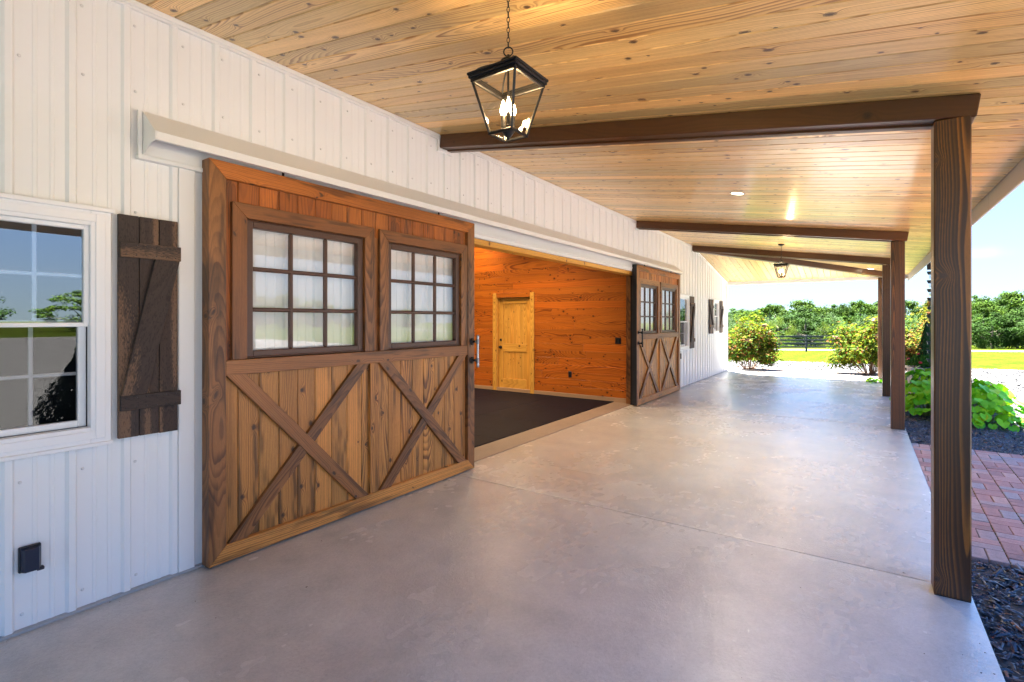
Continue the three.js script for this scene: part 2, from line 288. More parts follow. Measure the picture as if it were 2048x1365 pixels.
// ================================================================ the porch: ceiling, beams, posts, eave
{
  const c = base('porch_ceiling'), cA = Math.atan(PITCH), X = V(Math.cos(cA), -Math.sin(cA), 0), T = 0.018;
  let n = 0;
  for (let s = -0.62; s < FAR - 0.3; s += 0.1392, n++) {
    const mid = s + 0.0696, x0 = Math.max(0, (mid - ZH) / (PITCH / HIP)), x1 = EAVE; if (x1 - x0 < 0.12) continue;
    const L = (x1 - x0) / Math.cos(cA), g = cbox(L, 0.1362, T, 0.005).clone(); grain(g, pineM, 0, 0.1388, n % 15, undefined);
    const jit = 0.0007 * hash(n, 3, 9);
    const o = V((x0 + x1) / 2, ceilMain((x0 + x1) / 2) + T / 2 + jit, -mid);
    put('ceiling_board', along(g, o, X, V(0, 0, -1)), pineM, c);
  }
  const hA = Math.atan(HIP), XH = V(0, -Math.sin(hA), -Math.cos(hA));
  for (let x = 0.002; x < EAVE - 0.02; x += 0.1392, n++) {
    const m = x + 0.0696, s0 = ZH + m * PITCH / HIP, s1 = FAR; if (s1 - s0 < 0.1) continue;
    const g = cbox((s1 - s0) / Math.cos(hA), 0.133, T, 0.006).clone(); grain(g, pineM, 0, 0.1388, (n * 4) % 15, undefined);
    put('ceiling_board', along(g, V(m, ceilHip((s0 + s1) / 2) + T / 2, -(s0 + s1) / 2), XH, V(1, 0, 0)), pineM, c);
  }
  // roof above the boards
  const r = thing('porch_canopy', 'low metal porch roof with grey fascia and gutter along its eave', 'porch roof');
  const deckM = std(0.10, 0.05, 0.02, 0.8);
  const sheet = (pts, fy, up, t) => { const P = [], top = pts.map(([x, s]) => V(x, fy(x, s) + up + t, -s)), bot = pts.map(([x, s]) => V(x, fy(x, s) + up, -s)), n = pts.length; const f = (a, b, d) => P.push(a, b, d);
    for (let i = 1; i + 1 < n; i++) { f(top[0], top[i], top[i + 1]); f(bot[0], bot[i + 1], bot[i]); }
    for (let i = 0; i < n; i++) { const j = (i + 1) % n; f(bot[i], bot[j], top[j]); f(bot[i], top[j], top[i]); }
    const g = new THREE.BufferGeometry().setFromPoints(P); g.computeVertexNormals(); return g; };
  const cx = (FAR + 0.02 - ZH) * HIP / PITCH;
  put('roof_slope', sheet([[0, -6.2], [EAVE + 0.03, -6.2], [EAVE + 0.03, FAR + 0.02], [0, ZH]], (x) => ceilMain(x), 0.03, 0.1), deckM, r);
  put('roof_slope', sheet([[0, ZH + 0.001], [EAVE + 0.03, FAR + 0.021], [0, FAR + 0.021]], (x, s) => ceilHip(s), 0.028, 0.1), deckM, r);
  // eave: fascia and gutter
  const e = r, yE = ceilMain(EAVE);
  for (let s = -6; s < FAR; s += 3.05) put('fascia', pbox(EAVE + 0.002, EAVE + 0.02, yE - 0.145, yE + 0.06, -Math.min(FAR + 0.02, s + 3.045), -s, 0.003), alumM, e);
  const gp = [[0, 0.14], [0, 0.0], [0.075, 0.0], [0.1, 0.05], [0.115, 0.1], [0.115, 0.14], [0.108, 0.14], [0.108, 0.1], [0.094, 0.054], [0.072, 0.006], [0.006, 0.006], [0.006, 0.14]];
  const gg = prism(gp, 0, FAR + 6.05, 0); gg.translate(EAVE + 0.021, yE - 0.015, -FAR - 0.04); put('gutter', gg, trimM, e);
  const yF = ceilHip(FAR);
  put('fascia', pbox(0.0, EAVE + 0.02, yF - 0.092, yF + 0.06, -FAR - 0.04, -FAR - 0.022, 0.003), trimM, e);
}
const POSTS = [[3.6, 'dark stained timber porch post nearest the camera, beside the brick path'], [8.76, 'second dark timber porch post, between the concrete floor and the mulch bed'], [12.42, 'third timber porch post, half hidden behind the second one'], [16.0, 'farthest porch post, narrow and orange brown in the sun']];
POSTS.forEach(([s, label], k) => {
  const h = ceilMain(3.735) - 0.122, p = thing('porch_post', label, 'post', [3.738, 0, -s - 0.0775], 0, 'porch posts along the slab edge');
  const g = cbox(0.155, h - 0.004, 0.155, 0.006).clone(); grain(g, postM, 1, 0.155, [1, 4, 6, 2][k], 0.4 + 0.2 * k); g.translate(0, h / 2, 0); put('timber', g, postM, p);
  put('post_base', pbox(-0.0765, 0.0765, 0.0005, 0.004, -0.0765, 0.0765, 0.001), ironM, p);
});
[[3.6, 'brown ceiling beam nearest the camera, ending on the nearest porch post'], [8.7, 'second brown ceiling beam, just beyond the round recessed light'], [12.3, 'third brown ceiling beam, right behind the far lantern chain']].forEach(([s, label], k) => {
  const b = thing('ceiling_beam', label, 'beam', [0, 0, -s - 0.0775], 0, 'beams across the porch ceiling'), x1 = 3.845;
  const a = V(0.022, ceilMain(0.022) - 0.062, 0), z = V(x1, ceilMain(x1) - 0.062, 0);
  put('timber', beamBetween(a, z, 0.122, 0.155, V(0, 1, 0), beamM, k % 4, 0.006), beamM, b);
  const c2 = V(0.03, ceilMain(0.03) - 0.128, -0.047), d2 = V(x1 - 0.17, ceilMain(x1 - 0.17) - 0.128, -0.047);
  put('edge_board', beamBetween(c2, d2, 0.014, 0.06, V(0, 1, 0), beamM, 3, 0.003), beamM, b);
});
{
  const b = thing('hip_beam', 'brown diagonal hip beam running to the farthest porch post', 'beam'), k = PITCH / HIP, f = (x) => V(x, ceilMain(x) - 0.07, -ZH - x / 1 * k);
  put('timber', beamBetween(f(0.03), f(3.72), 0.13, 0.155, V(0, 1, 0), beamM, 2, 0.006), beamM, b);
}

// ================================================================ concrete floor
const concB = tex(1024, 1024, (i, j, o) => { const v = 0.5 + 0.22 * vnw(i / 16, j / 16, 64, 61) + 0.18 * vnw(i / 5, j / 5, 204.8 | 0, 62) + 0.14 * vnw(i / 2, j / 2, 512, 63); o[0] = o[1] = o[2] = Math.min(1, Math.max(0, v)); }, false);
const concMap = tex(1024, 1024, (i, j, o) => {
  const a = vnw(i / 128, j / 128, 8, 71), b = vnw(i / 42.6667, j / 42.6667, 24, 72), c = vnw(i / 8, j / 8, 128, 73), d = vnw(i / 2, j / 2, 512, 74), e = vnw(i / 16, j / 32, 32, 75), sp = vnw(i / 3, j / 3, 341, 76);
  const v = 0.86 + 0.06 * a + 0.05 * b + 0.045 * c + 0.05 * d, pit = 1 - 0.2 * sm(0.75, 0.95, sp), st = (0.5 + 0.5 * (b * 0.6 + 0.4 * e)) * 0.06;
  o[0] = v * pit; o[1] = v * pit * (1 - st * 0.5); o[2] = v * pit * (1 - st);
});
const concR = tex(512, 512, (i, j, o) => { const v = 0.235 + 0.11 * vnw(i / 64, j / 128, 8, 81) + 0.09 * vnw(i / 21.333, j / 32, 24, 82) + 0.05 * vnw(i / 4, j / 6, 128, 83); o[0] = 0; o[1] = Math.min(0.75, Math.max(0.12, v)); o[2] = 0; }, false);
concB.repeat.set(1.4, 1.4); concMap.repeat.set(0.62, 0.62); concR.repeat.set(0.22, 0.22);
const concM = new THREE.MeshPhysicalMaterial({ map: concMap, bumpMap: concB, bumpScale: 0.0016, roughnessMap: concR, roughness: 1, vertexColors: true, ior: 1.5, clearcoat: 0.35, clearcoatRoughness: 0.3 });
const stain = (x, s, o) => {                   // acid stained concrete: grey beige with brown clouds
  const n1 = fbm(x * 0.55 + 3, s * 0.33, 301, 4), n2 = fbm(x * 1.5, s * 0.9 + 9, 311, 4), n3 = fbm(x * 0.8 + 5, s * 2.4, 321, 3);
  const br = sm(-0.2, 0.9, n1 + 0.45 * n2 + 0.25 * n3 - 0.1 * (x - 1.4)) * 0.8, pale = sm(-0.1, 0.9, n2 - n1 * 0.5) * 0.35;
  const A = [0.715, 0.72, 0.685], B = [0.61, 0.53, 0.44], P = [0.81, 0.82, 0.80];
  for (let c = 0; c < 3; c++) { let v = A[c] + (B[c] - A[c]) * br; v += (P[c] - v) * pale; o[c] = v * 0.86; }
};
{
  const f = base('porch_floor'), q = [0, 0, 0];
  const slab = (s0, s1) => {
    const nx = 44, ns = Math.max(4, Math.round((s1 - s0) / 0.09)), P = [], U = [], K = [], I = [], x0 = -0.045, x1 = 3.83, d = 0.006;
    const rowx = [x0, ...Array.from({ length: nx + 1 }, (_, i) => x0 + d + (x1 - x0 - 2 * d) * i / nx), x1], rows = [s0, ...Array.from({ length: ns + 1 }, (_, i) => s0 + d + (s1 - s0 - 2 * d) * i / ns), s1];
    for (const s of rows) for (const x of rowx) { const e = x === x0 || x === x1 || s === s0 || s === s1; P.push(x, e ? -d : 0, -s); U.push(x, s); stain(x, s, q); K.push(...q); }
    const w = rowx.length; for (let j = 0; j + 1 < rows.length; j++) for (let i = 0; i + 1 < w; i++) { const a = j * w + i; I.push(a, a + 1, a + w + 1, a, a + w + 1, a + w); }
    const g = new THREE.BufferGeometry(); g.setAttribute('position', new THREE.Float32BufferAttribute(P, 3)); g.setAttribute('uv', new THREE.Float32BufferAttribute(U, 2)); g.setAttribute('color', new THREE.Float32BufferAttribute(K, 3)); g.setIndex(I); g.computeVertexNormals();
    const sd = strip(cbox(x1 - x0, 0.15, s1 - s0, 0)); sd.translate((x0 + x1) / 2, -0.075 - d, -(s0 + s1) / 2); sd.setAttribute('color', new THREE.Float32BufferAttribute(new Float32Array(sd.attributes.position.count * 3).fill(0.38), 3));
    return merge([g, sd]);
  };
  const J = [-6, 3.765, 8.9, 12.55, 16.22]; for (let k = 0; k + 1 < J.length; k++) put('floor_slab', slab(J[k] + 0.0045, J[k + 1] - 0.0045), concM, f);
  put('joint_filler', J.slice(1, 4).map((s) => pbox(-0.04, 3.82, -0.06, -0.012, -s - 0.0044, -s + 0.0044, 0)), darkGapM, f);
}

// ================================================================ sliding barn doors
function barnDoor(label, s0, flip) {
  const d = onWall('sliding_barn_door', label, 'door', s0, 'sliding barn doors'), W = 2.53, H = 2.475, Y0 = 0.014;
  const mx = (s) => flip ? W - s : s;          // the second door is the mirror image of the first
  const FR = [12, 16], UP = [9, 12], LO = [0, 9];
  const wb = (a, b, ...r) => { const [p, q] = [mx(a), mx(b)].sort((i, j) => i - j); return wbox(p, q, ...r); };
  const vert = (a, b, y0, y1, z0, z1, row, l, r2, out) => { // upright piece with mitred ends; out = -1 when its outer edge is on the left
    const g = mitred(y1 - y0, b - a, z1 - z0, doorM, row, l, r2); g.rotateZ(Math.PI / 2); let o = out; if (flip) o = -o; if (o > 0) g.rotateY(Math.PI); g.translate(mx((a + b) / 2), (y0 + y1) / 2, (z0 + z1) / 2); return g;
  };
  put('stile', vert(0, 0.102, Y0, H, 0.032, 0.12, FR, 1, 1, -1), doorM, d); put('stile', vert(2.428, W, Y0, H, 0.032, 0.12, FR, 1, 1, 1), doorM, d);
  { const g = mitred(W, 0.102, 0.088, doorM, [9, 12], 1, 1); g.translate(W / 2, H - 0.051, 0.076); put('top_rail', g, doorM, d); }
  { const g = mitred(W, 0.102, 0.088, doorM, LO, 1, 1); g.rotateZ(Math.PI); g.translate(W / 2, Y0 + 0.051, 0.0762); put('bottom_rail', g, doorM, d); }
  put('middle_rail', wb(0.102, 2.428, 1.157, 1.252, 0.06, 0.1155, doorM, 0, FR), doorM, d);
  put('centre_stile', wb(1.222, 1.302, 0.116, 1.157, 0.06, 0.112, doorM, 1, LO), doorM, d);
  // vertical boards: below the middle rail, and above it round the windows
  const seams = [0.102]; for (let s = 0.19; s < 2.4; s += 0.1377) seams.push(s); seams.push(2.428);
  for (let k = 0; k + 1 < seams.length; k++) { const a = seams[k] + 0.001, b = seams[k + 1] - 0.001; if (b - a < 0.03) continue;
    put('board', wb(a, b, 0.1, 1.165, 0.064, 0.0855 + 0.001 * hash(k, 1, 3), doorM, 1, LO, 0.005), doorM, d);
    const m = (a + b) / 2, clear = m < 0.19 || m > 2.36 || (m > 1.2 && m < 1.36);
    put('board', wb(a, b, clear ? 1.245 : 2.158, 2.385, 0.064, 0.0865 + 0.001 * hash(k, 2, 3), doorM, 1, UP, 0.005), doorM, d);
  }
  put('side_board', wb(1.225, 1.335, 1.245, 2.17, 0.055, 0.0862, doorM, 1, FR), doorM, d);
  // braces
  const brace = (a, b, up, z1, row) => {
    const w = 0.122, ya = 0.1, yb = 1.163, A = mx(a), B = mx(b), lo = Math.min(A, B), hi = Math.max(A, B), u = flip ? !up : up;
    const P = u ? [[lo, ya], [lo + w, ya], [hi, yb], [hi - w, yb]] : [[lo, yb], [hi - w, ya], [hi, ya], [lo + w, yb]];
    const th = u ? Math.atan2(yb - ya, hi - lo - w) : Math.atan2(ya - yb, hi - lo - w), cx = (lo + hi) / 2, cy = (ya + yb) / 2, c = Math.cos(-th), s = Math.sin(-th);
    const g = strip(prism(P.map(([x, y]) => [(x - cx) * c - (y - cy) * s, (x - cx) * s + (y - cy) * c]), 0.07, z1, 0.003)); grain(g, doorM, 0, 0.12, row); g.rotateZ(th); g.translate(cx, cy, 0); return g;
  };
  for (const [a, b] of [[0.104, 1.22], [1.304, 2.426]]) { put('brace', brace(a, b, true, 0.1095, 14), doorM, d); put('brace', brace(a, b, false, 0.1145, a > 1 ? 12 : 15), doorM, d); }
  // two windows of nine panes
  for (const [a, b] of [[0.142, 1.258], [1.316, 2.428]]) {
    const r = b > 2 ? b - 0.004 : b, tw = 0.092, yt = 2.242, yb = 1.2535;
    const L = vert(a, a + tw, yb, yt, 0.06, 0.1165, FR, 0, 1, -1), R = vert(r - tw, r, yb, yt, 0.06, 0.1165, FR, 1, 0, 1);
    // left pieces mitre at the top only: turn decides which end is which
    const fix = (x0, x1, outerLeft) => { const [p, q] = [mx(x0), mx(x1)].sort((i, j) => i - j), ol = flip ? !outerLeft : outerLeft, g = cbox(q - p, yt - yb, 0.0565, 0.003).clone(); grain(g, doorM, 1, 0.1, FR); const P = g.attributes.position; for (let i = 0; i < P.count; i++) if (P.getY(i) > 0) { const k = ol ? P.getX(i) + (q - p) / 2 : (q - p) / 2 - P.getX(i); P.setY(i, P.getY(i) - k); } g.computeVertexNormals(); g.translate((p + q) / 2, (yt + yb) / 2, 0.0882); return g; };
    L.dispose(); R.dispose();
    put('window_trim', fix(a, a + tw, true), doorM, d); put('window_trim', fix(r - tw, r, false), doorM, d);
    { const g = mitred(r - a, tw, 0.0565, doorM, FR, 1, 1); g.translate(mx((a + r) / 2), yt - tw / 2, 0.0883); put('window_trim', g, doorM, d); }
    const ia = a + tw + 0.001, ib = r - tw - 0.001, y0 = 1.2545, y1 = yt - tw - 0.001, fw = 0.05, x = (s) => mx(s);
    const bar = (p, q, c, e, z0, z1, bev = 0.005) => { const [m, n] = [x(p), x(q)].sort((i, j) => i - j); return pbox(m, n, c, e, z0, z1, bev); };
    const win = put('window', [bar(ia, ia + fw, y0, y1, 0.04, 0.092), bar(ib - fw, ib, y0, y1, 0.04, 0.092), bar(ia + fw, ib - fw, y0, y0 + fw, 0.0405, 0.0918), bar(ia + fw, ib - fw, y1 - fw, y1, 0.0405, 0.0918), bar(ia + 0.002, ib - 0.002, y1 - 0.012, y1 - 0.001, 0.09, 0.104), bar(ia + 0.002, ib - 0.002, y0 + 0.001, y0 + 0.014, 0.09, 0.103)], sashM, d);
    const ga = ia + fw, gb = ib - fw, h0 = y0 + fw, h1 = y1 - fw, gw = (gb - ga) / 3, gh = (h1 - h0) / 3;
    for (let k = 1; k < 3; k++) { put('muntin', bar(ga + gw * k - 0.014, ga + gw * k + 0.014, h0, h1, 0.05, 0.0815, 0.008), sashM, win); put('muntin', bar(ga, gb, h0 + gh * k - 0.014, h0 + gh * k + 0.014, 0.0505, 0.081, 0.008), sashM, win); }
    for (let i = 0; i < 3; i++) for (let j = 0; j < 3; j++) { const g = new THREE.PlaneGeometry(gw - 0.02, gh - 0.02); g.rotateX(0.0012 * hash(i, j, 3)); g.rotateY(0.0016 * hash(i, j, 4)); g.translate(x(ga + gw * (i + 0.5)), h0 + gh * (j + 0.5), 0.064); put('pane', g, paneM, win); }
  }
  // pipe handle on two flanges
  const hs = mx(2.484), hm = flip ? ironM : galvM, hd = put('handle', [lathe([[0, 0.16], [0.0145, 0.16], [0.0145, 0.13], [0.0115, 0.128], [0.0115, -0.128], [0.0145, -0.13], [0.0145, -0.16], [0, -0.16]].reverse(), 12).translate(hs, 1.195, 0.197)], hm, d);
  for (const y of [1.288, 1.102]) {
    put('flange', lathe([[0, 0.121], [0.034, 0.121], [0.034, 0.127], [0.02, 0.131], [0.014, 0.14], [0, 0.14]].reverse(), 18).rotateX(Math.PI / 2).translate(hs, y, 0), ironM, hd);
    put('nipple', new THREE.CylinderGeometry(0.0105, 0.0105, 0.055, 12).rotateX(Math.PI / 2).translate(hs, y, 0.163), ironM, hd);
    put('tee', [new THREE.CylinderGeometry(0.0165, 0.0165, 0.05, 14).translate(hs, y, 0.197), new THREE.CylinderGeometry(0.0165, 0.0165, 0.018, 14).rotateX(Math.PI / 2).translate(hs, y, 0.184)], flip ? ironM : std(0.2, 0.21, 0.23, 0.4, 0.7), hd);
  }
  for (const s of [0.5, 2.05]) put('trolley', [pbox(mx(s) - 0.03, mx(s) + 0.03, H + 0.001, H + 0.006, 0.05, 0.1), pbox(mx(s) - 0.007, mx(s) + 0.007, H + 0.006, H + 0.07, 0.07, 0.084)], ironM, d);
  put('floor_guide', pbox(flip ? W - 0.03 : 0.01, flip ? W - 0.01 : 0.03, 0.0005, 0.013, 0.05, 0.1), blackM, d);
  if (flip) put('edge_seal', pbox(-0.013, -0.001, 0.02, H, 0.036, 0.116, 0.003), blackM, d);
  return d;
}
barnDoor('large near sliding barn door with grey pipe handle, left of the opening', 1.475, false);
barnDoor('far sliding barn door with black handle, right of the opening', 8.49, true);

// ---------------------------------------------------------------- cover of the door track
{
  const t = onWall('track_cover', 'long white metal cover over the sliding door track', 'track cover', 0), a = 1.172, b = 10.95;
  const prof = [[0.0297, 2.668], [0.2, 2.523], [0.2, 2.478], [0.176, 2.478], [0.176, 2.482], [0.196, 2.482], [0.196, 2.519], [0.0297, 2.661]];
  const ext = (P, s0, s1) => { const g = prism(P, 0, s1 - s0, 0); g.rotateY(-Math.PI / 2); g.translate(s1, 0, 0); return g; };   // polygon given as (out, y)
  const turn = (P) => P.map(([o, y]) => [o, y]);
  const mk = (P, s0, s1) => { const g = ext(turn(P), s0, s1), p = g.attributes.position; let mn = 1e9; for (let i = 0; i < p.count; i++) mn = Math.min(mn, p.getX(i)); g.translate(s0 - mn, 0, 0); return g; };
  put('cover', mk(prof, a, 6.02), trimM, t); put('cover', mk(prof, 6.0235, b), trimM, t);
  const cap = [[0.03, 2.664], [0.036, 2.664], [0.2, 2.523], [0.2, 2.476], [0.15, 2.472], [0.11, 2.46], [0.075, 2.442], [0.03, 2.418]];
  put('end_cap', mk(cap, a - 0.006, a - 0.001), trimM, t); put('end_cap', mk(cap, b + 0.001, b + 0.006), trimM, t);
  put('backing_board', pbox(a - 0.028, b + 0.02, 2.425, 2.672, 0.0195, 0.0295, 0.002), trimM, t);
  put('backing_trim', [pbox(a - 0.03, b + 0.022, 2.398, 2.424, 0.0, 0.044), pbox(a - 0.03, a - 0.008, 2.4245, 2.668, 0.0298, 0.04)], trimM, t);
  put('track_rail', [pbox(a + 0.01, b - 0.01, 2.515, 2.58, 0.055, 0.062, 0.001), pbox(a + 0.01, b - 0.01, 2.515, 2.58, 0.098, 0.105, 0.001), pbox(a + 0.01, b - 0.01, 2.574, 2.58, 0.0625, 0.0975, 0.001), pbox(a + 0.01, b - 0.01, 2.5145, 2.521, 0.0555, 0.07, 0.001), pbox(a + 0.01, b - 0.01, 2.5145, 2.521, 0.09, 0.1045, 0.001)], std(0.33, 0.35, 0.38, 0.4, 0.5), t);
}
// ---------------------------------------------------------------- frame of the big opening
{
  const f = onWall('door_opening_frame', 'wooden frame and white header of the wide barn opening', 'door frame', 0);
  put('header_board', pbox(3.9, 8.75, 2.362, 2.4, -0.02, 0.03), trimM, f);
  put('header', wbox(3.9, 8.745, 2.30, 2.359, -0.15, -0.004, yellowM, 0, 1), yellowM, f);
  put('jamb', wbox(8.66, 8.735, 0.0, 2.299, -0.15, 0.016, doorM, 1, 12), doorM, f); put('jamb', wbox(3.952, 4.0, 0.0, 2.299, -0.15, 0.016, doorM, 1, 13), doorM, f);
  put('stop_bar', pbox(8.632, 8.659, 0.0, 2.298, -0.06, -0.02), blackM, f);
}
// ================================================================ the aisle behind the opening
{
  const Z = -8.745, D0 = -3.075, D1 = -2.235, DH = 1.975;
  const w = thing('aisle_wall', 'orange stained pine plank wall inside the barn aisle', 'wall');
  const R = rng(909); let row = 0;
  for (let y = 0.085; y < 3.7; y += 0.1372, row++) {
    const cuts = [-0.155]; let x = -0.155 - 0.6 - R() * 2.2; while (x > -5.6) { cuts.push(x); x -= 1.8 + R() * 1.9; } cuts.push(-5.8);
    for (let k = 0; k + 1 < cuts.length; k++) {
      let parts = [[cuts[k + 1], cuts[k]]];
      if (y < DH) parts = parts.flatMap(([a, b]) => [[a, Math.min(b, D0 - 0.01)], [Math.max(a, D1 + 0.01), b]]).filter(([a, b]) => b - a > 0.02);
      for (const [a, b] of parts) put('plank', wbox(a + 0.0006, b - 0.0006, y, y + 0.1366, Z - 0.02, Z + 0.0008 * hash(row, k, 2), orangeM, 0, [0, 9], 0.003), orangeM, w);
    }
  }
  put('wall_body', [pbox(-5.8, D0 - 0.02, 0, 3.75, Z - 0.12, Z - 0.021, 0), pbox(D1 + 0.02, -0.152, 0, 3.75, Z - 0.12, Z - 0.021, 0), pbox(D0 - 0.02, D1 + 0.02, DH + 0.02, 3.75, Z - 0.12, Z - 0.021, 0)], roomM, w);
  put('sill_board', wbox(-5.8, -0.15, 0.0, 0.083, Z - 0.02, Z + 0.02, yellowM, 0, 2), std(0.36, 0.22, 0.12, 0.6), w);
  // doorway inside
  const d = thing('inner_plank_door', 'honey coloured plank door with black knob inside the aisle', 'door', [0, 0, Z]);
  const yb = (a, b, y0, y1, z0, z1, ax, bev) => wbox(a, b, y0, y1, z0, z1, yellowM, ax, [0, 5], bev);
  put('stile', yb(D0 + 0.012, D0 + 0.125, 0.03, DH - 0.005, -0.085, -0.045, 1), yellowM, d); put('stile', yb(D1 - 0.125, D1 - 0.012, 0.03, DH - 0.005, -0.085, -0.045, 1), yellowM, d);
  for (const [y0, y1] of [[0.03, 0.27], [0.84, 1.01], [1.85, DH - 0.005]]) put('rail', yb(D0 + 0.126, D1 - 0.126, y0, y1, -0.085, -0.0452, 0), yellowM, d);
  for (const [y0, y1] of [[0.271, 0.839], [1.011, 1.849]]) for (let k = 0; k < 7; k++) { const a = D0 + 0.126 + k * 0.0838; put('board', yb(a, a + 0.0832, y0, y1, -0.08, -0.0585, 1, 0.004), yellowM, d); }
  const knob = lathe([[0, 0.062], [0.02, 0.06], [0.028, 0.045], [0.022, 0.03], [0.01, 0.024], [0.01, 0.006], [0.032, 0.006], [0.032, 0]].reverse(), 18).rotateX(Math.PI / 2);
  put('knob', knob.translate(D0 + 0.065, 0.93, -0.045), ironM, d); put('deadbolt', lathe([[0, 0.018], [0.022, 0.016], [0.028, 0]].reverse(), 18).rotateX(Math.PI / 2).translate(D0 + 0.065, 1.085, -0.045), ironM, d);
  const fr = thing('aisle_door_casing', 'pale pine casing around the inner plank door', 'door frame', [0, 0, Z]);
  put('casing', yb(D0 - 0.1, D0 - 0.002, 0.0, DH + 0.098, 0.003, 0.026, 1), yellowM, fr); put('casing', yb(D1 + 0.002, D1 + 0.1, 0.0, DH + 0.098, 0.003, 0.026, 1), yellowM, fr); put('casing', wbox(D0 - 0.001, D1 + 0.001, DH + 0.002, DH + 0.097, 0.003, 0.024, orangeM, 0, 2), orangeM, fr);
  put('jamb', yb(D0 - 0.018, D0 + 0.008, 0.0, DH + 0.02, -0.11, 0.002, 1), yellowM, fr); put('jamb', yb(D1 - 0.008, D1 + 0.018, 0.0, DH + 0.02, -0.11, 0.002, 1), yellowM, fr); put('jamb', yb(D0 + 0.009, D1 - 0.009, DH, DH + 0.02, -0.11, 0.002, 0), yellowM, fr);
  put('threshold', pbox(D0, D1, 0.0, 0.028, -0.11, 0.0), darkGapM, fr);
  // the other sides of the aisle
  const o = thing('aisle_shell', 'dim wooden ceiling and side walls inside the barn aisle', 'interior');
  const od = std(0.20, 0.085, 0.025, 0.5), big = (g) => { grain(g, orangeM, 0, 8, 2, 0); return g; };
  put('side_wall', pbox(-12.14, -0.152, 0, 3.75, -3.95, -3.85, 0), od, o); put('side_wall', pbox(-12.14, -5.81, 0, 3.75, -8.87, -8.747, 0), od, o); put('ceiling', pbox(-12.14, -0.152, 3.74, 3.8, -8.87, -3.85, 0), od, o);
  // floor inside: threshold strip and rubber mat
  const th = base('threshold_strip'); put('threshold_slab', pbox(-0.41, -0.047, -0.06, 0.006, -8.74, -3.95, 0.004), new THREE.MeshStandardMaterial({ color: C(0.30, 0.215, 0.155), map: concMap, bumpMap: concB, bumpScale: 0.002, roughness: 0.55 }), th);
  const mat = thing('rubber_mat', 'black rubber mat covering the barn aisle floor', 'mat');
  for (let i = 0; i < 9; i++) for (let j = 0; j < 4; j++) put('mat_tile', pbox(-0.412 - (i + 1) * 1.2 + 0.0012, -0.412 - i * 1.2 - 0.0012, -0.03, 0.016, -8.72 + j * 1.192 + 0.0012, -8.72 + (j + 1) * 1.192 - 0.0012, 0.002), matM(), mat);
  // plates on the wall
  const pl = (name, label, x, y, ww, hh, more) => { const p = thing(name, label, 'wall plate', [x, y, Z]); put('plate', pbox(-ww / 2, ww / 2, -hh / 2, hh / 2, 0.001, 0.009, 0.003), blackM, p); more(p); };
  pl('switch_plate', 'square black switch plate on the pine wall near the opening edge', -0.335, 1.125, 0.115, 0.115, (p) => { for (const q of [-0.024, 0.024]) put('rocker', pbox(q - 0.016, q + 0.016, -0.034, 0.034, 0.009, 0.013), ironM, p); });
  pl('inner_outlet', 'small black outlet low on the pine aisle wall', -1.325, 0.455, 0.07, 0.115, (p) => { for (const q of [-0.022, 0.022]) put('socket', pbox(-0.016, 0.016, q - 0.014, q + 0.014, 0.009, 0.012), ironM, p); });
}
function matM() { matM.m = matM.m ?? (() => { const t = tex(512, 512, (i, j, o) => { const s = vnw(i / 3, j / 3, 170, 91), n = vnw(i / 16, j / 40, 32, 92), v = 0.0045 + 0.002 * n, f = 0.02 * sm(0.75, 0.95, s); o[0] = v + f * 0.8; o[1] = v + f * 0.85; o[2] = v * 2.2 + f * 1.2; }); const m = new THREE.MeshPhysicalMaterial({ map: t, bumpMap: t, bumpScale: 0.003, roughness: 0.6, specularIntensity: 0.2 }); return m; })(); return matM.m; }

// ================================================================ windows and shutters
function houseWindow(label, s0, s1, y0, y1, cols, tw) {
  const w = onWall('white_window', label, 'window', 0, 'white windows in the metal wall'), b = (a, c, d, e, z0, z1, bev = 0.003) => pbox(a, c, d, e, z0, z1, bev);
  const fr = (a, c, d, e, t, z0, z1) => [b(a, a + t, d, e, z0, z1), b(c - t, c, d, e, z0, z1), b(a + t, c - t, d, d + t, z0, z1 - 0.0008), b(a + t, c - t, e - t, e, z0, z1 - 0.0008)];
  put('frame', [...fr(s0, s1, y0, y1, tw, -0.02, 0.034), ...fr(s0 + tw * 0.28, s1 - tw * 0.28, y0 + tw * 0.28, y1 - tw * 0.28, tw * 0.5, 0.02, 0.042)], vinylM, w);
  put('head_cap', b(s0 - 0.012, s1 + 0.012, y1 - 0.012, y1 + 0.012, 0.0, 0.052), vinylM, w);
  put('sill', b(s0 - 0.004, s1 + 0.004, y0 - 0.014, y0 + 0.006, 0.0, 0.05), vinylM, w);
  const a = s0 + tw, c = s1 - tw, d = y0 + tw, e = y1 - tw, m = (d + e) / 2 + 0.01;
  const up = put('upper_sash', fr(a, c, m - 0.012, e, 0.022, -0.03, 0.012), vinylM, w), lo = put('lower_sash', fr(a, c, d, m + 0.022, 0.034, -0.07, -0.032), vinylM, w);
  for (const [o, p0, p1, z, f] of [[up, m + 0.01, e - 0.022, -0.006, 0.022], [lo, d + 0.034, m - 0.012, -0.05, 0.034]]) {
    const gw = c - a - 2 * f, n = cols;
    for (let k = 1; k < n; k++) put('muntin', b(a + f + gw * k / n - 0.009, a + f + gw * k / n + 0.009, p0, p1, z - 0.012, z - 0.003), vinylM, o);
    put('muntin', b(a + f, c - f, (p0 + p1) / 2 - 0.009, (p0 + p1) / 2 + 0.009, z - 0.0115, z - 0.0035), vinylM, o);
    const g = new THREE.PlaneGeometry(gw, p1 - p0); g.translate((a + c) / 2, (p0 + p1) / 2, z); put('pane', g, o === up ? lowEM : lowSashM, o);
  }
  const bd = put('blind', [b(a - 0.1, c + 0.1, d - 0.1, e + 0.1, -0.36, -0.34, 0)], roomM, w); return w;
}
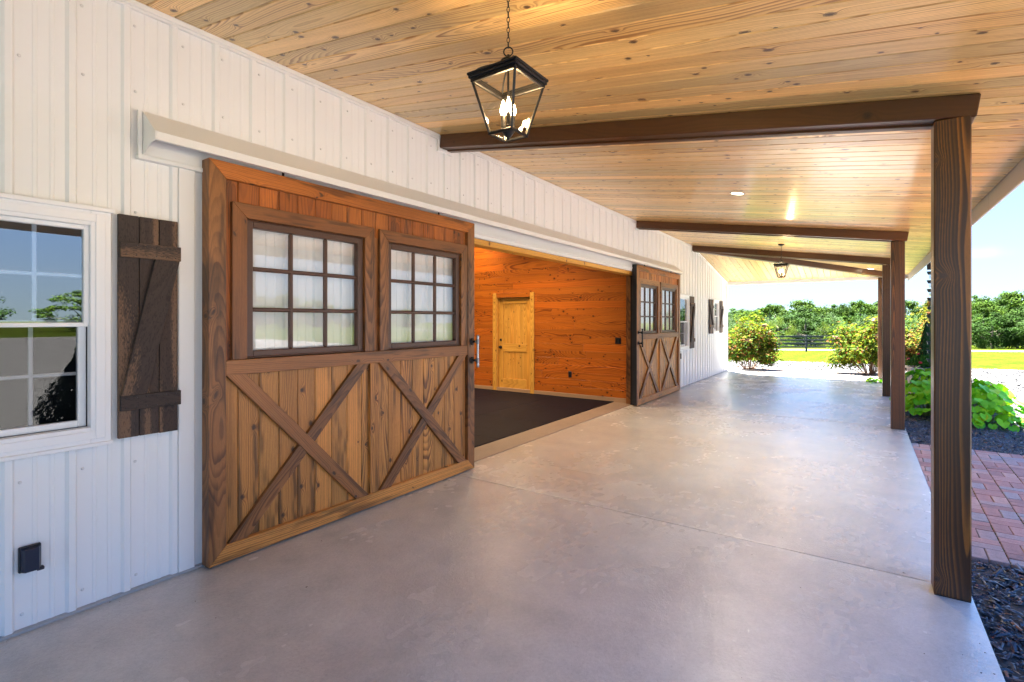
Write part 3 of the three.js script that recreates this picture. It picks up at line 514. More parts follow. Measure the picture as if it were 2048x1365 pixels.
houseWindow('white double hung window left of the near shutter, cut by the frame edge', 0.24, 1.022, 0.855, 2.082, 3, 0.088);
houseWindow('tall white window just right of the far barn door', 11.2, 12.04, 0.84, 2.075, 2, 0.075);
houseWindow('short white window near the wall corner, between two shutters', 14.375, 15.0, 1.15, 2.05, 2, 0.06);
const nailG = new THREE.SphereGeometry(0.0035, 6, 4);
function shutter(label, s0, w, y0, y1, up) {
  const t = onWall('wooden_shutter', label, 'shutter', s0, 'dark wooden board shutters'), n = 3, bw = w / n;
  for (let k = 0; k < n; k++) put('board', wbox(k * bw + 0.002, (k + 1) * bw - 0.002, y0 + 0.004 * hash(k, s0 * 9 | 0, 1), y1, 0.021, 0.042, shutterM, 1, [0, 6], 0.0015), shutterM, t);
  const h = y1 - y0, b0 = y0 + 0.15, b1 = y1 - 0.16, bh = 0.082;
  for (const y of [b0, b1 - bh + 0.01]) put('batten', wbox(0.006, w + 0.008, y, y + bh, 0.0425, 0.062, shutterM, 0, [0, 6], 0.0015), shutterM, t);
  const ya = b0 + bh + 0.001, yb = b1 - bh + 0.009, pw = 0.125, P = up ? [[0.008, ya], [pw, ya], [w - 0.002, yb], [w - pw, yb]] : [[0.008, yb], [w - pw, ya], [w - 0.002, ya], [pw, yb]];
  const th = Math.atan2(up ? yb - ya : ya - yb, w - pw), cx = w / 2, cy = (ya + yb) / 2, c = Math.cos(-th), s = Math.sin(-th);
  const g = strip(prism(P.map(([x, y]) => [(x - cx) * c - (y - cy) * s, (x - cx) * s + (y - cy) * c]), 0.0425, 0.07, 0.0015)); grain(g, shutterM, 0, 0.11, 3); g.rotateZ(th); g.translate(cx, cy, 0); put('brace', g, shutterM, t);
  const nl = []; for (const y of [b0, b1 - bh + 0.01]) for (let k = 0; k < 6; k++) for (const q of [0.016, bh - 0.016]) nl.push(nailG.clone().translate(0.03 + k * (w - 0.05) / 5, y + q, 0.0615)); put('nails', nl, blackM, t); stuff(t.children[t.children.length - 1]);
  return t;
}
shutter('large dark weathered shutter between the near window and the near barn door', 1.05, 0.291, 0.86, 2.075, true);
shutter('tall narrow looking shutter right of the window beyond the far barn door', 12.07, 0.36, 0.845, 2.06, true);
shutter('short shutter on the left side of the farthest window', 13.9, 0.40, 1.148, 2.05, false);
shutter('short shutter on the right side of the farthest window, next the corner', 15.05, 0.37, 1.148, 2.05, true);
function coveredOutlet(label, s, y) {
  const t = onWall('covered_outlet', label, 'outlet', s, 'black weatherproof outlets on the metal wall');
  put('back_box', pbox(0, 0.082, y - 0.058, y + 0.064, 0.002, 0.022, 0.004), blackM, t);
  const prof = [[0.006, 0], [0.006, 0.016], [0.016, 0.034], [0.066, 0.034], [0.076, 0.016], [0.076, 0]]; const g = prism(prof, 0, 0.112, 0.003); g.rotateX(Math.PI / 2); g.translate(0, y + 0.06, 0.0225); put('lid', g, navyM, t);
  put('hinge', new THREE.CylinderGeometry(0.006, 0.006, 0.07, 10).rotateZ(Math.PI / 2).translate(0.041, y + 0.064, 0.026), blackM, t); put('latch', pbox(0.06, 0.088, y - 0.06, y - 0.044, 0.0225, 0.05), navyM, t); return t;
}
coveredOutlet('black outlet cover low on the white wall under the near window', 0.662, 0.345);
coveredOutlet('black outlet cover low on the white wall beside the far barn door', 11.28, 0.71);

// ================================================================ lamps
const bulbM = new THREE.MeshStandardMaterial({ color: C(1, 0.8, 0.5), emissive: C(1, 0.66, 0.3), emissiveIntensity: 4, roughness: 0.4 });
function lantern(label, x, s, yTop, drop, power) {    // yTop: the ceiling; drop: from the ceiling to the square ring
  const L = thing('hanging_lantern', label, 'lantern', [x, yTop, -s], 0, 'black porch lanterns');
  put('canopy', lathe([[0, -0.03], [0.012, -0.03], [0.03, -0.022], [0.058, -0.012], [0.063, 0.012], [0, 0.012]], 24), ironM, L);
  L.scale.setScalar(0.92); const y = -drop / 0.92, a = 0.125, b = 0.067, h = 0.245, top = y + 0.105;
  const ch = []; let k = 0; for (let q = -0.045; q > top + 0.052; q -= 0.0235, k++) { const t = new THREE.TorusGeometry(0.0085, 0.0021, 5, 10); t.scale(0.8, 1.5, 1); if (k % 2) t.rotateY(Math.PI / 2); t.rotateY(0.4); t.translate(0, q, 0); ch.push(t); }
  put('chain', ch, ironM, L);
  put('loop', new THREE.TorusGeometry(0.021, 0.0034, 8, 20).rotateY(0.5).translate(0, top + 0.034, 0), ironM, L);
  put('cap', lathe([[0, 0.02], [0.006, 0.02], [0.008, 0.008], [0.014, 0.002], [0.033, -0.004], [0.038, -0.012], [0.036, -0.022], [0.026, -0.028], [0.024, -0.045], [0, -0.045]].reverse(), 24).translate(0, top, 0), ironM, L);
  const ringParts = []; for (const [r, y0, y1] of [[a + 0.012, 0.014, 0.026], [a + 0.007, 0.0, 0.0138], [a, -0.016, -0.0002]]) for (const t of [0, 1]) for (const q of [-1, 1]) { const w = 0.016, l = t ? r * 2 - 2 * w : r * 2; ringParts.push(t ? pbox(q * (r - w / 2) - w / 2, q * (r - w / 2) + w / 2, y + y0, y + y1, -l / 2, l / 2, 0.003) : pbox(-l / 2, l / 2, y + y0, y + y1, q * (r - w / 2) - w / 2, q * (r - w / 2) + w / 2, 0.003)); }
  put('top_ring', ringParts, ironM, L);
  for (const i of [-1, 1]) for (const j of [-1, 1]) {
    const c = (r, yy) => V(i * r, yy, j * r);
    put('arm', tube([c(0.018, top - 0.03), c(0.055, top - 0.034), c(0.095, y + 0.05), c(a - 0.004, y + 0.02)], 0.0045, 8, 16), ironM, L);
    put('corner_bar', beamBetween(c(a - 0.008, y - 0.014), c(b - 0.005, y - h + 0.004), 0.011, 0.011, V(i, 0, -j), ironM, 0, 0.002), ironM, L);
  }
  const bt = []; for (const q of [-1, 1]) bt.push(pbox(-b, b, y - h - 0.006, y - h + 0.006, q * (b - 0.005) - 0.005, q * (b - 0.005) + 0.005, 0.002), pbox(q * (b - 0.005) - 0.005, q * (b - 0.005) + 0.005, y - h - 0.006, y - h + 0.006, -b + 0.0102, b - 0.0102, 0.002));
  put('bottom_ring', bt, ironM, L);
  for (let q = 0; q < 4; q++) {                 // four sloping panes
    const g = new THREE.BufferGeometry(), A = a - 0.011, B = b - 0.01, P = [[-A, y - 0.012, A], [A, y - 0.012, A], [B, y - h + 0.004, B], [-B, y - h + 0.004, B]];
    g.setAttribute('position', new THREE.Float32BufferAttribute([...P[3], ...P[2], ...P[1], ...P[3], ...P[1], ...P[0]], 3)); g.setAttribute('uv', new THREE.Float32BufferAttribute(new Array(12).fill(0), 2)); g.rotateY(q * Math.PI / 2); g.computeVertexNormals(); put('pane', g, lampGlassM, L);
  }
  put('hub', lathe([[0, -0.052], [0.006, -0.05], [0.007, -0.042], [0.014, -0.036], [0.03, -0.014], [0.034, 0.0], [0.024, 0.004], [0.01, 0.012], [0, 0.012]], 20).translate(0, y - h + 0.028, 0), ironM, L);
  put('centre_rod', new THREE.CylinderGeometry(0.005, 0.005, h + 0.06, 8).translate(0, y - h / 2 + 0.06, 0), ironM, L);
  for (let q = 0; q < 3; q++) {
    const t = 0.9 + q * 2.094, cx = Math.cos(t) * 0.026, cz = Math.sin(t) * 0.026, by = y - h + 0.095;
    const cd = put('candle', new THREE.CylinderGeometry(0.0095, 0.0105, 0.062, 12).translate(cx, by - 0.032, cz), ironM, L);
    put('bulb', lathe([[0, 0.072], [0.003, 0.066], [0.009, 0.047], [0.0145, 0.026], [0.015, 0.016], [0.011, 0.004], [0.009, 0]].reverse(), 14).translate(cx, by, cz), bulbM, cd);
    const l = new THREE.PointLight(C(1, 0.70, 0.38), power, 0, 2); l.position.set(x + cx * 0.92, yTop + (by + 0.025) * 0.92, -s + cz * 0.92); l.castShadow = true; scene.add(l);
  }
}
lantern('large black hanging lantern in front, glowing below the nearest ceiling boards', 2.10, 1.77, ceilMain(2.10) - 0.012, 0.435, 0.014);
lantern('small looking far lantern hanging between the second and third beams', 2.05, 11.0, ceilMain(2.05) - 0.012, 0.40, 0.018);
function canLight(label, x, s, power) {
  const t = thing('recessed_light', label, 'ceiling light', [x, ceilMain(x), -s], 0, 'round ceiling lights'); t.rotation.z = -Math.atan(PITCH);
  put('trim_ring', lathe([[0.062, 0.006], [0.062, -0.004], [0.078, -0.006], [0.083, 0.0], [0.083, 0.004]].reverse(), 28), std(0.35, 0.3, 0.26, 0.35, 0.4), t);
  const lamp = new THREE.MeshStandardMaterial({ color: C(1, 0.9, 0.75), emissive: C(1, 0.82, 0.55), emissiveIntensity: 1, roughness: 0.5 });
  put('light_disc', new THREE.CylinderGeometry(0.062, 0.062, 0.004, 28).translate(0, -0.001, 0), lamp, t);
  const l = new THREE.SpotLight(C(1, 0.84, 0.62), power, 0, 1.2, 0.7, 2); l.position.set(x, ceilMain(x) - 0.02, -s); l.target.position.set(x, 0, -s); l.castShadow = true; scene.add(l); scene.add(l.target);
}
canLight('round recessed light glowing between the first and second beams', 2.16, 6.25, 0.8);
canLight('small round light near the farthest post, above the hip beam', 3.5, 15.1, 0.5);
for (const [x, s] of [[-3.5, 8.2], [-1.9, 7.3], [-4.2, 5.6]]) {                // the aisle's own ceiling lights
  const t = thing('aisle_light', `round ceiling light inside the aisle ${x > -2 ? 'nearest the opening' : s > 8 ? 'close to the plank wall' : 'deep inside'}`, 'ceiling light', [x, 3.735, -s]);
  put('light_disc', new THREE.CylinderGeometry(0.07, 0.07, 0.012, 24), new THREE.MeshStandardMaterial({ color: C(1, 0.9, 0.7), emissive: C(1, 0.75, 0.42), emissiveIntensity: 4 }), t);
  put('trim_ring', new THREE.TorusGeometry(0.078, 0.008, 8, 28).rotateX(Math.PI / 2), ironM, t);
  const l = new THREE.SpotLight(C(1, 0.74, 0.46), s > 8 ? 1.2 : x > -2 ? 2.6 : 4, 0, 1.15, 1, 2); l.position.set(x, 3.715, -s); l.target.position.set(x, 0, -s); l.castShadow = true; l.shadow.radius = 14; scene.add(l); scene.add(l.target);
}

// ================================================================ ground
const FX = -Math.sin(camera.rotation.y), FZ = Math.cos(camera.rotation.y);   // horizontal direction along which the land falls away
const gy = (x, s) => { const t = (x - 3.34) * FX + s * FZ; const k = Math.max(0, t - 19); return -0.09 - 0.0433 * Math.min(k, 130) * Math.min(1, k / 4 * 0.5 + 0.5); };
function land(x0, x1, s0, s1, nx, ns, lift, uvs, edge) { // sheet on the land; edge(x, s) may move its points
  const P = [], U = [], I = [];
  for (let j = 0; j <= ns; j++) for (let i = 0; i <= nx; i++) { let x = x0 + (x1 - x0) * i / nx, s = s0 + (s1 - s0) * j / ns; if (edge) [x, s] = edge(x, s, i / nx, j / ns); P.push(x, gy(x, s) + lift, -s); U.push(x * uvs, s * uvs); }
  for (let j = 0; j < ns; j++) for (let i = 0; i < nx; i++) { const a = j * (nx + 1) + i; I.push(a, a + 1, a + nx + 2, a, a + nx + 2, a + nx + 1); }
  const g = new THREE.BufferGeometry(); g.setAttribute('position', new THREE.Float32BufferAttribute(P, 3)); g.setAttribute('uv', new THREE.Float32BufferAttribute(U, 2)); g.setIndex(I); g.computeVertexNormals(); return g;
}
const grassT = tex(1024, 1024, (i, j, o) => { const a = vnw(i / 128, j / 128, 8, 201), b = vnw(i / 16, j / 16, 64, 202), c = vnw(i / 3, j / 3, 341, 203), e = vnw(i / 1.5, j / 1.5, 682, 204), t = 1 + 0.16 * a + 0.16 * b + 0.3 * c + 0.2 * e, d = sm(0.1, 0.7, a * 0.6 + b); o[0] = (0.022 + 0.013 * d) * t; o[1] = (0.036 + 0.002 * d) * t; o[2] = 0.004 * t; });
const gravelT = tex(1024, 1024, (i, j, o) => { const a = vnw(i / 5, j / 5, 204, 211), b = vnw(i / 2.5, j / 2.5, 409, 212), c = vnw(i / 64, j / 64, 16, 213), e = vnw(i / 12, j / 12, 85, 214), v = 0.10 + 0.075 * a + 0.075 * b + 0.02 * c - 0.09 * sm(0.35, 0.8, e) * sm(0, 0.5, a); o[0] = v * 1.02; o[1] = v * 0.985; o[2] = v * 0.95; });
const mulchT = tex(512, 512, (i, j, o) => { const a = vnw(i / 9, j / 4, 56, 221), b = vnw(i / 3, j / 6, 128, 222), v = Math.max(0.004, 0.017 + 0.011 * a + 0.01 * b); o[0] = v * 1.05; o[1] = v; o[2] = v * 1.1; });
const grassM = new THREE.MeshPhysicalMaterial({ specularIntensity: 0, map: grassT, bumpMap: grassT, bumpScale: 0.04, roughness: 0.95 });
const gravelM = new THREE.MeshPhysicalMaterial({ specularIntensity: 0, map: gravelT, bumpMap: gravelT, bumpScale: 0.02, roughness: 0.9 });
const mulchM = new THREE.MeshStandardMaterial({ map: mulchT, bumpMap: mulchT, bumpScale: 0.02, roughness: 0.75 });
setting(put('ground', land(-900, 900, -500, 1200, 90, 140, -0.03, 0.25, (x, s, u, v) => [x, s]), grassM));
setting(put('gravel_yard', land(3.6, 60, -40, 22.4, 60, 60, 0, 0.55, (x, s, u, v) => [x, v === 1 ? s + 0.25 * vn(x * 1.3, 5, 8) + 0.12 * vn(x * 5, 5, 9) : s]), gravelM));
setting(put('gravel_drive', land(-30, 3.6, 16.0, 22.4, 40, 16, 0, 0.55, (x, s, u, v) => [x, v === 1 ? s + 0.25 * vn(x * 1.3, 5, 8) + 0.12 * vn(x * 5, 5, 9) : s]), gravelM));
setting(put('gravel_track', land(-40, 60, 56, 66, 40, 4, 0.004, 0.55), gravelM));
// mulch beds
const wob = (x, s, a = 0.12) => a * vn(x * 1.7, s * 1.7, 44) + a * 0.5 * vn(x * 5, s * 5, 45);
const bedEdge = (s) => 5.62 + 0.55 * sm(9, 12, s) - 0.25 * sm(13, 16, s) - 1.5 * sm(14.6, 16.6, s);
setting(put('mulch_bed', [land(3.832, 6, 8.05, 16.4, 12, 40, 0.03, 1.4, (x, s, u) => [3.832 + (bedEdge(s) - 3.832) * u + (u === 1 ? wob(x, s) : 0), s]), land(3.832, 6.4, -6, 4.42, 10, 30, 0.03, 1.4)], mulchM));
setting(put('mulch_patch', [land(0, 1, 0, 1, 14, 6, 0.025, 1.4, (x, s, u, v) => { const t = u * 6.283, r = v * (1 + wob(Math.cos(t) * 2, Math.sin(t) * 2, 0.14)); return [0.7 + Math.cos(t) * r * 1.75, 17.55 + Math.sin(t) * r * 0.95]; }), land(0, 1, 0, 1, 14, 6, 0.025, 1.4, (x, s, u, v) => { const t = u * 6.283, r = v * (1 + wob(Math.cos(t) * 2 + 9, Math.sin(t) * 2, 0.14)); return [3.7 + Math.cos(t) * r * 1.7, 17.75 + Math.sin(t) * r * 0.95]; })], std(0.13, 0.085, 0.06, 0.9, 0, { bumpMap: dirt, bumpScale: 0.02 })));
setting(put('end_apron', pbox(-0.0, 3.83, -0.2, -0.012, -16.95, -16.235, 0.006), new THREE.MeshStandardMaterial({ color: C(0.3, 0.28, 0.26), map: concMap, roughness: 0.7 })));
{
  const R = rng(515), chip = new THREE.BufferGeometry(), P = [[-1, 0, -0.5], [1, 0.1, -0.35], [0.9, 0, 0.45], [-0.85, 0.05, 0.5], [-0.2, 1, 0.05], [0.5, 0.8, 0]], F = [[0, 4, 1], [1, 4, 5], [1, 5, 2], [2, 5, 4], [2, 4, 3], [3, 4, 0], [0, 1, 2], [0, 2, 3]];
  chip.setAttribute('position', new THREE.Float32BufferAttribute(F.flatMap((f) => f.flatMap((k) => P[k])), 3)); chip.computeVertexNormals();
  const N = 21000, im = new THREE.InstancedMesh(chip, new THREE.MeshStandardMaterial({ color: 0xffffff, roughness: 0.34 }), N), m = new THREE.Matrix4(), q = new THREE.Quaternion(), e = new THREE.Euler(), col = new THREE.Color();
  for (let k = 0; k < N; k++) {
    let x, s, big = 1;
    if (k < 8500) { x = 3.835 + R() * 1.5; s = 1.4 + R() * 3.05; if (s > 4.4) s = 4.35; big = 1.15; } else { s = 8.08 + R() * 8.2; x = 3.84 + R() * (bedEdge(s) - 3.84); }
    const l = (0.012 + R() * R() * 0.032) * big; e.set((R() - 0.5) * 0.9, R() * 6.283, (R() - 0.5) * 0.9); q.setFromEuler(e);
    m.compose(V(x, gy(x, s) + 0.028 + R() * 0.022, -s), q, V(l, 0.003 + R() * 0.006, l * (0.25 + R() * 0.4))); im.setMatrixAt(k, m);
    const t = R(), v = 0.012 + R() * 0.04; if (t < 0.06) col.setRGB(0.16 + R() * 0.1, 0.09, 0.05); else if (t < 0.12) col.setRGB(0.13, 0.13, 0.14); else col.setRGB(v * 0.75, v * 0.95, v * 1.6); im.setColorAt(k, col);
  }
  im.name = 'mulch_chips'; im.castShadow = im.receiveShadow = true; stuff(im); tag(im, 'loose dark wood chips covering the mulch beds along the slab', 'mulch'); scene.add(im);
  const stone = new THREE.IcosahedronGeometry(1, 0), M2 = 16000, gs = new THREE.InstancedMesh(stone, new THREE.MeshStandardMaterial({ color: 0xffffff, roughness: 0.85 }), M2);
  for (let k = 0; k < M2; k++) {
    let x, s; do { x = -1.5 + R() * 13; s = 12.5 + R() * 9.8; } while ((x < 4 && s < 16.9) || (s < 16.5 && x < bedEdge(s) + 0.1) || (Math.hypot((x - 0.7) / 1.75, (s - 17.55) / 0.95) < 1) || (Math.hypot((x - 3.7) / 1.7, (s - 17.75) / 0.95) < 1));
    const r = 0.012 + R() * R() * 0.028; e.set(R() * 6, R() * 6, R() * 6); q.setFromEuler(e); m.compose(V(x, gy(x, s) + r * 0.3, -s), q, V(r * (0.8 + R() * 0.7), r * 0.7, r)); gs.setMatrixAt(k, m); const v = 0.02 + R() * R() * 0.26; col.setRGB(v * 1.02, v, v * 0.97); gs.setColorAt(k, col);
  }
  gs.name = 'gravel_stones'; gs.castShadow = gs.receiveShadow = true; stuff(gs); tag(gs, 'loose pale gravel stones lying on the yard beyond the porch', 'gravel'); scene.add(gs);
}
// brick path: basket weave between the two mulch beds
{
  const b = base('brick_path', [3.70, 0, -4.43]); b.rotation.y = -0.03;
  put('sand_joints', pbox(0.0, 3.2, -0.15, -0.062, -3.66, -0.0, 0), std(0.13, 0.13, 0.09, 0.95, 0, { bumpMap: dirt, bumpScale: 0.01 }), b);
  const R = rng(616), br = [0, 1, 2, 3].map((k) => { const g = cbox(0.197, 0.06, 0.097, 0.004).clone(), p = g.attributes.position; for (let i = 0; i < p.count; i++) { const h = hash(Math.round(p.getX(i) * 500), Math.round(p.getZ(i) * 500) + k * 77, 31 + Math.round(p.getY(i) * 300)); p.setY(i, p.getY(i) + 0.0016 * h); p.setX(i, p.getX(i) + 0.0012 * h); } g.computeVertexNormals(); return uvBox(g, 3); });
  const bt = tex(256, 256, (i, j, o) => { const a = vnw(i / 4, j / 4, 64, 231), c = vnw(i / 32, j / 32, 8, 232), v = 0.85 + 0.16 * a + 0.14 * c; o[0] = v; o[1] = v; o[2] = v; });
  const mats = [[0.36, 0.19, 0.165], [0.40, 0.225, 0.195], [0.33, 0.18, 0.16], [0.33, 0.24, 0.23], [0.29, 0.245, 0.25], [0.42, 0.26, 0.22], [0.28, 0.155, 0.14]].map(([r, g, bl]) => new THREE.MeshStandardMaterial({ color: C(r, g, bl), map: bt, bumpMap: bt, bumpScale: 0.003, roughness: 0.8 }));
  const one = (x, z, turn) => { const m = put('brick', br[Math.floor(R() * 4)], mats[Math.floor(R() * 7)], b); m.position.set(x, -0.065 + (R() - 0.5) * 0.005, z); m.rotation.set((R() - 0.5) * 0.016, turn ? Math.PI / 2 : 0, (R() - 0.5) * 0.016); };
  const rest = [];
  for (let i = 0; i < 15; i++) for (let j = 0; j < 18; j++) {
    const x = 0.104 + i * 0.2035, z = -0.104 - j * 0.2035, t = (i + j) % 2;
    for (const q of [-0.0508, 0.0508]) if (i < 7) one(t ? x + q : x, t ? z : z + q, t); else { const g = br[0].clone(); if (t) g.rotateY(Math.PI / 2); g.translate(t ? x + q : x, -0.065 + (R() - 0.5) * 0.004, t ? z : z + q); rest.push(g); }
  }
  stuff(put('bricks_beyond', rest, mats[0], b));
  const moss = []; for (let k = 0; k < 500; k++) { const i = Math.floor(R() * 8), g = new THREE.TetrahedronGeometry(0.004 + R() * 0.006); g.translate(0.104 + (i - 0.5) * 0.2035 + (R() - 0.5) * 0.006, -0.042, -R() * 3.6); moss.push(g); }
  stuff(put('moss', moss, std(0.07, 0.10, 0.02, 0.95), b));
}

// ================================================================ plants
const leafMat = (o = {}) => new THREE.MeshPhysicalMaterial({ vertexColors: true, roughness: 0.9, specularIntensity: 0.15, transmission: 0.35, thickness: 0, ior: 1.3, side: THREE.DoubleSide, ...o });
const crownM = leafMat({ transmission: 0.3 }), barkM = std(0.11, 0.085, 0.065, 0.9, 0, { bumpMap: dirt, bumpScale: 0.02 });
// many small bent leaves: list of {p, n (facing), size, color} -> one geometry
function leaves(list) {
  const P = new Float32Array(list.length * 18), K = new Float32Array(list.length * 18); let q = 0; const u = V(0, 0, 0), v = V(0, 0, 0), up = V(0, 1, 0), R = rng(list.length + 5);
  for (const l of list) {
    u.set(R() - 0.5, R() - 0.5, R() - 0.5).cross(l.n).normalize(); v.copy(l.n).cross(u).normalize(); const a = l.size, w = a * (l.slim ?? 0.55), b = a * 0.18;
    const A = l.p.clone().addScaledVector(u, -a), B = l.p.clone().addScaledVector(v, w).addScaledVector(l.n, b), Cc = l.p.clone().addScaledVector(u, a), D = l.p.clone().addScaledVector(v, -w).addScaledVector(l.n, b);
    for (const t of [A, B, Cc, A, Cc, D]) { P[q] = t.x; P[q + 1] = t.y; P[q + 2] = t.z; K[q] = l.c[0]; K[q + 1] = l.c[1]; K[q + 2] = l.c[2]; q += 3; }
  }
  const g = new THREE.BufferGeometry(); g.setAttribute('position', new THREE.BufferAttribute(P, 3)); g.setAttribute('color', new THREE.BufferAttribute(K, 3)); g.computeVertexNormals(); return g;
}
const rndDir = (R) => { const z = R() * 2 - 1, t = R() * 6.283, r = Math.sqrt(1 - z * z); return V(r * Math.cos(t), z, r * Math.sin(t)); };
// a tree of height 1: trunk and limbs, and a crown of leaf clumps with gaps
function treeShape(seed, o) {
  const R = rng(seed), W = o.w, lobes = [];
  const n = o.lobes ?? 60;
  for (let k = 0; k < n; k++) {
    const d = rndDir(R), r = 0.62 + 0.38 * Math.sqrt(R()), y = o.y0 + (1 - o.y0) * (0.5 + 0.5 * d.y * r), prof = o.profile((y - o.y0) / (1 - o.y0));
    lobes.push({ c: V(d.x * r * W * prof * (0.85 + 0.3 * R()), y * (0.9 + 0.08 * R()), d.z * r * W * prof * (0.85 + 0.3 * R())), r: (0.045 + R() * R() * 0.13) * (o.lobe ?? 1), t: 0.72 + R() * 0.55, h: R() });
  }
  const list = [], per = Math.round((o.count ?? 4200) / n);
  for (const l of lobes) for (let k = 0; k < per; k++) {
    const d = rndDir(R), rr = l.r * (0.55 + 0.5 * R()), p = l.c.clone().add(V(d.x * rr * 1.15, d.y * rr * 0.85 - (o.droop ?? 0) * R() * 0.12, d.z * rr * 1.15)); if (p.y < 0.01) continue;
    const t = l.t * (0.75 + R() * 0.5), g = o.col, y = l.h * (o.yellow ?? 0.3);
    list.push({ p, n: d.clone().add(V((R() - 0.5) * 1.3, 0.35 + R() * 0.6, (R() - 0.5) * 1.3)).normalize(), size: (0.014 + R() * 0.014) * (o.leaf ?? 1), slim: o.slim, c: [(g[0] + y * 0.03) * t, (g[1] + y * 0.022) * t, g[2] * t] });
  }
  const tr = [], stem = tube([V(0, -0.06, 0), V(0.01, 0.2, 0.005), V(-0.01, 0.5, 0.01), V(0.01, 0.8, 0)], 0.021, 7, 10), p = stem.attributes.position; for (let i = 0; i < p.count; i++) { const k = 1 - 0.8 * Math.max(0, p.getY(i)); p.setX(i, p.getX(i) * k); p.setZ(i, p.getZ(i) * k); } tr.push(stem);
  for (let k = 0; k < 9; k++) { const l = lobes[Math.floor(R() * n)].c, y = Math.max(0.1, l.y - 0.12 - R() * 0.2); tr.push(tube([V(0, y, 0), V(l.x * 0.5, (y + l.y) / 2 + 0.02, l.z * 0.5), l], 0.006, 5, 6)); }
  return { crown: leaves(list), trunk: merge(tr) };
}
const round = (k) => Math.sqrt(Math.max(0.04, 1 - Math.pow(2 * k - 0.9, 2) * 0.82)), cone = (k) => Math.max(0.06, 1.02 - k);
const KIND = {
  dark: treeShape(1001, { w: 0.44, y0: 0.0, profile: round, col: [0.017, 0.045, 0.006], lobes: 90, count: 8200, lobe: 1.05, leaf: 0.85, yellow: 0.2 }),
  green: treeShape(1002, { w: 0.46, y0: 0.01, profile: round, col: [0.030, 0.068, 0.006], lobes: 84, count: 7600, lobe: 1.05, leaf: 0.85, yellow: 0.5 }),
  light: treeShape(1003, { w: 0.5, y0: 0.05, profile: round, col: [0.078, 0.118, 0.016], lobes: 66, count: 6500, lobe: 1.0, leaf: 0.7, slim: 0.3, droop: 1, yellow: 0.3 }),
  tall: treeShape(1004, { w: 0.34, y0: 0.02, profile: round, col: [0.023, 0.055, 0.008], lobes: 74, count: 6500, lobe: 0.92, leaf: 0.85, yellow: 0.3 }),
};
const protoTree = {};
function tree(kind, label, u, t, topPx, wPx, turn, group) { // u: where along the picture's breadth, t: metres ahead, topPx: height of its top above the eye line in the photograph's pixels
  const right = (u - 1024) / 1018 * t, x = 3.34 + FX * t + FZ * right, s = FZ * t - FX * right, g0 = gy(x, s), H = 1.5 + topPx / 1018 * t - g0, Wd = wPx / 1018 * t;
  let o = protoTree[kind];
  if (!o) { o = protoTree[kind] = new THREE.Group(); o.name = 'leafy_tree'; put('crown', KIND[kind].crown, crownM, o); put('trunk', KIND[kind].trunk, barkM, o); } else o = o.clone();
  o.name = numbered({ dark: 'dark_tree', green: 'green_tree', light: 'pale_tree', tall: 'tall_tree' }[kind]);
  const base = { dark: 0.95, green: 1, light: 1.05, tall: 0.74 }[kind]; o.position.set(x, g0 - 0.05, -s); o.scale.set(Wd / base, H, Wd / base); o.rotation.y = turn; scene.add(o); tag(o, label, 'tree', group); return o;
}
tree('dark', 'big dark green tree behind the black fence, between the two bushes', 1612, 88, 28, 115, 0.3);
tree('green', 'bright green tree top rising behind the big dark tree', 1604, 104, 47, 120, 1.2);
tree('light', 'pale yellow green willow like tree beside the big dark tree', 1558, 80, 14, 72, 0.4);
tree('light', 'small pale tree at the right foot of the big dark tree', 1650, 82, 2, 46, 2.0);
tree('green', 'mid green tree left of the willow like tree', 1540, 112, 38, 95, 3.1);
tree('tall', 'tree at the far left of the woods, just right of the wall corner', 1478, 140, 30, 105, 0.9);
tree('green', 'low green tree behind the left flowering bush', 1500, 120, 24, 90, 4.0);
tree('tall', 'tall tree with an uneven top left of the second gap', 1668, 125, 38, 74, 2.2);
tree('dark', 'dark bluish tree in the gap right of the pale tree', 1690, 118, 36, 70, 5.2);
tree('green', 'green tree above the right flowering bush', 1722, 112, 46, 90, 0.2);
tree('tall', 'tall tree directly behind the farthest post', 1760, 122, 42, 70, 1.7);
tree('green', 'tree behind the rain chain, left part', 1812, 108, 46, 92, 2.9);
tree('dark', 'dark tree behind the rain chain, right part', 1852, 100, 40, 80, 3.9);
tree('dark', 'tree hidden behind the nearest post', 1905, 86, 40, 110, 4.6);
tree('green', 'broad tree right of the nearest post at the edge of the lawn', 1968, 66, 44, 105, 1.1);
tree('dark', 'shaded tree under the broad tree right of the nearest post', 1985, 62, 18, 84, 2.4);
tree('green', 'tall sunny tree at the right edge of the photo', 2035, 68, 66, 120, 0.5);
tree('dark', 'dark low tree at the right edge of the lawn', 2062, 60, 34, 110, 5.0);
tree('tall', 'dark distant tree on the skyline right of the nearest post', 1962, 150, 58, 80, 0.7);
tree('dark', 'far skyline tree between the post and the right edge', 2006, 148, 60, 84, 3.3);
{ // a row on the far right side of the yard, which the panes mirror
  const put1 = (kind, x, s, h, w, turn) => { const o = protoTree[kind].clone(); o.name = numbered({ dark: 'dark_tree', green: 'green_tree', tall: 'tall_tree' }[kind]); o.position.set(x, gy(x, s) - 0.05, -s); o.scale.set(w, h, w); o.rotation.y = turn; scene.add(o); tag(o, 'tree in the row across the yard, mirrored in the window and door panes', 'tree', 'trees mirrored in the panes'); };
  for (let k = 0; k < 11; k++) put1(['green', 'tall', 'dark'][k % 3], 92 + 8 * hash(k, 1, 2), -6 + k * 10.5, 6 + 1.8 * hash(k, 2, 2), 11 + 2 * hash(k, 3, 2), k * 1.3);
}
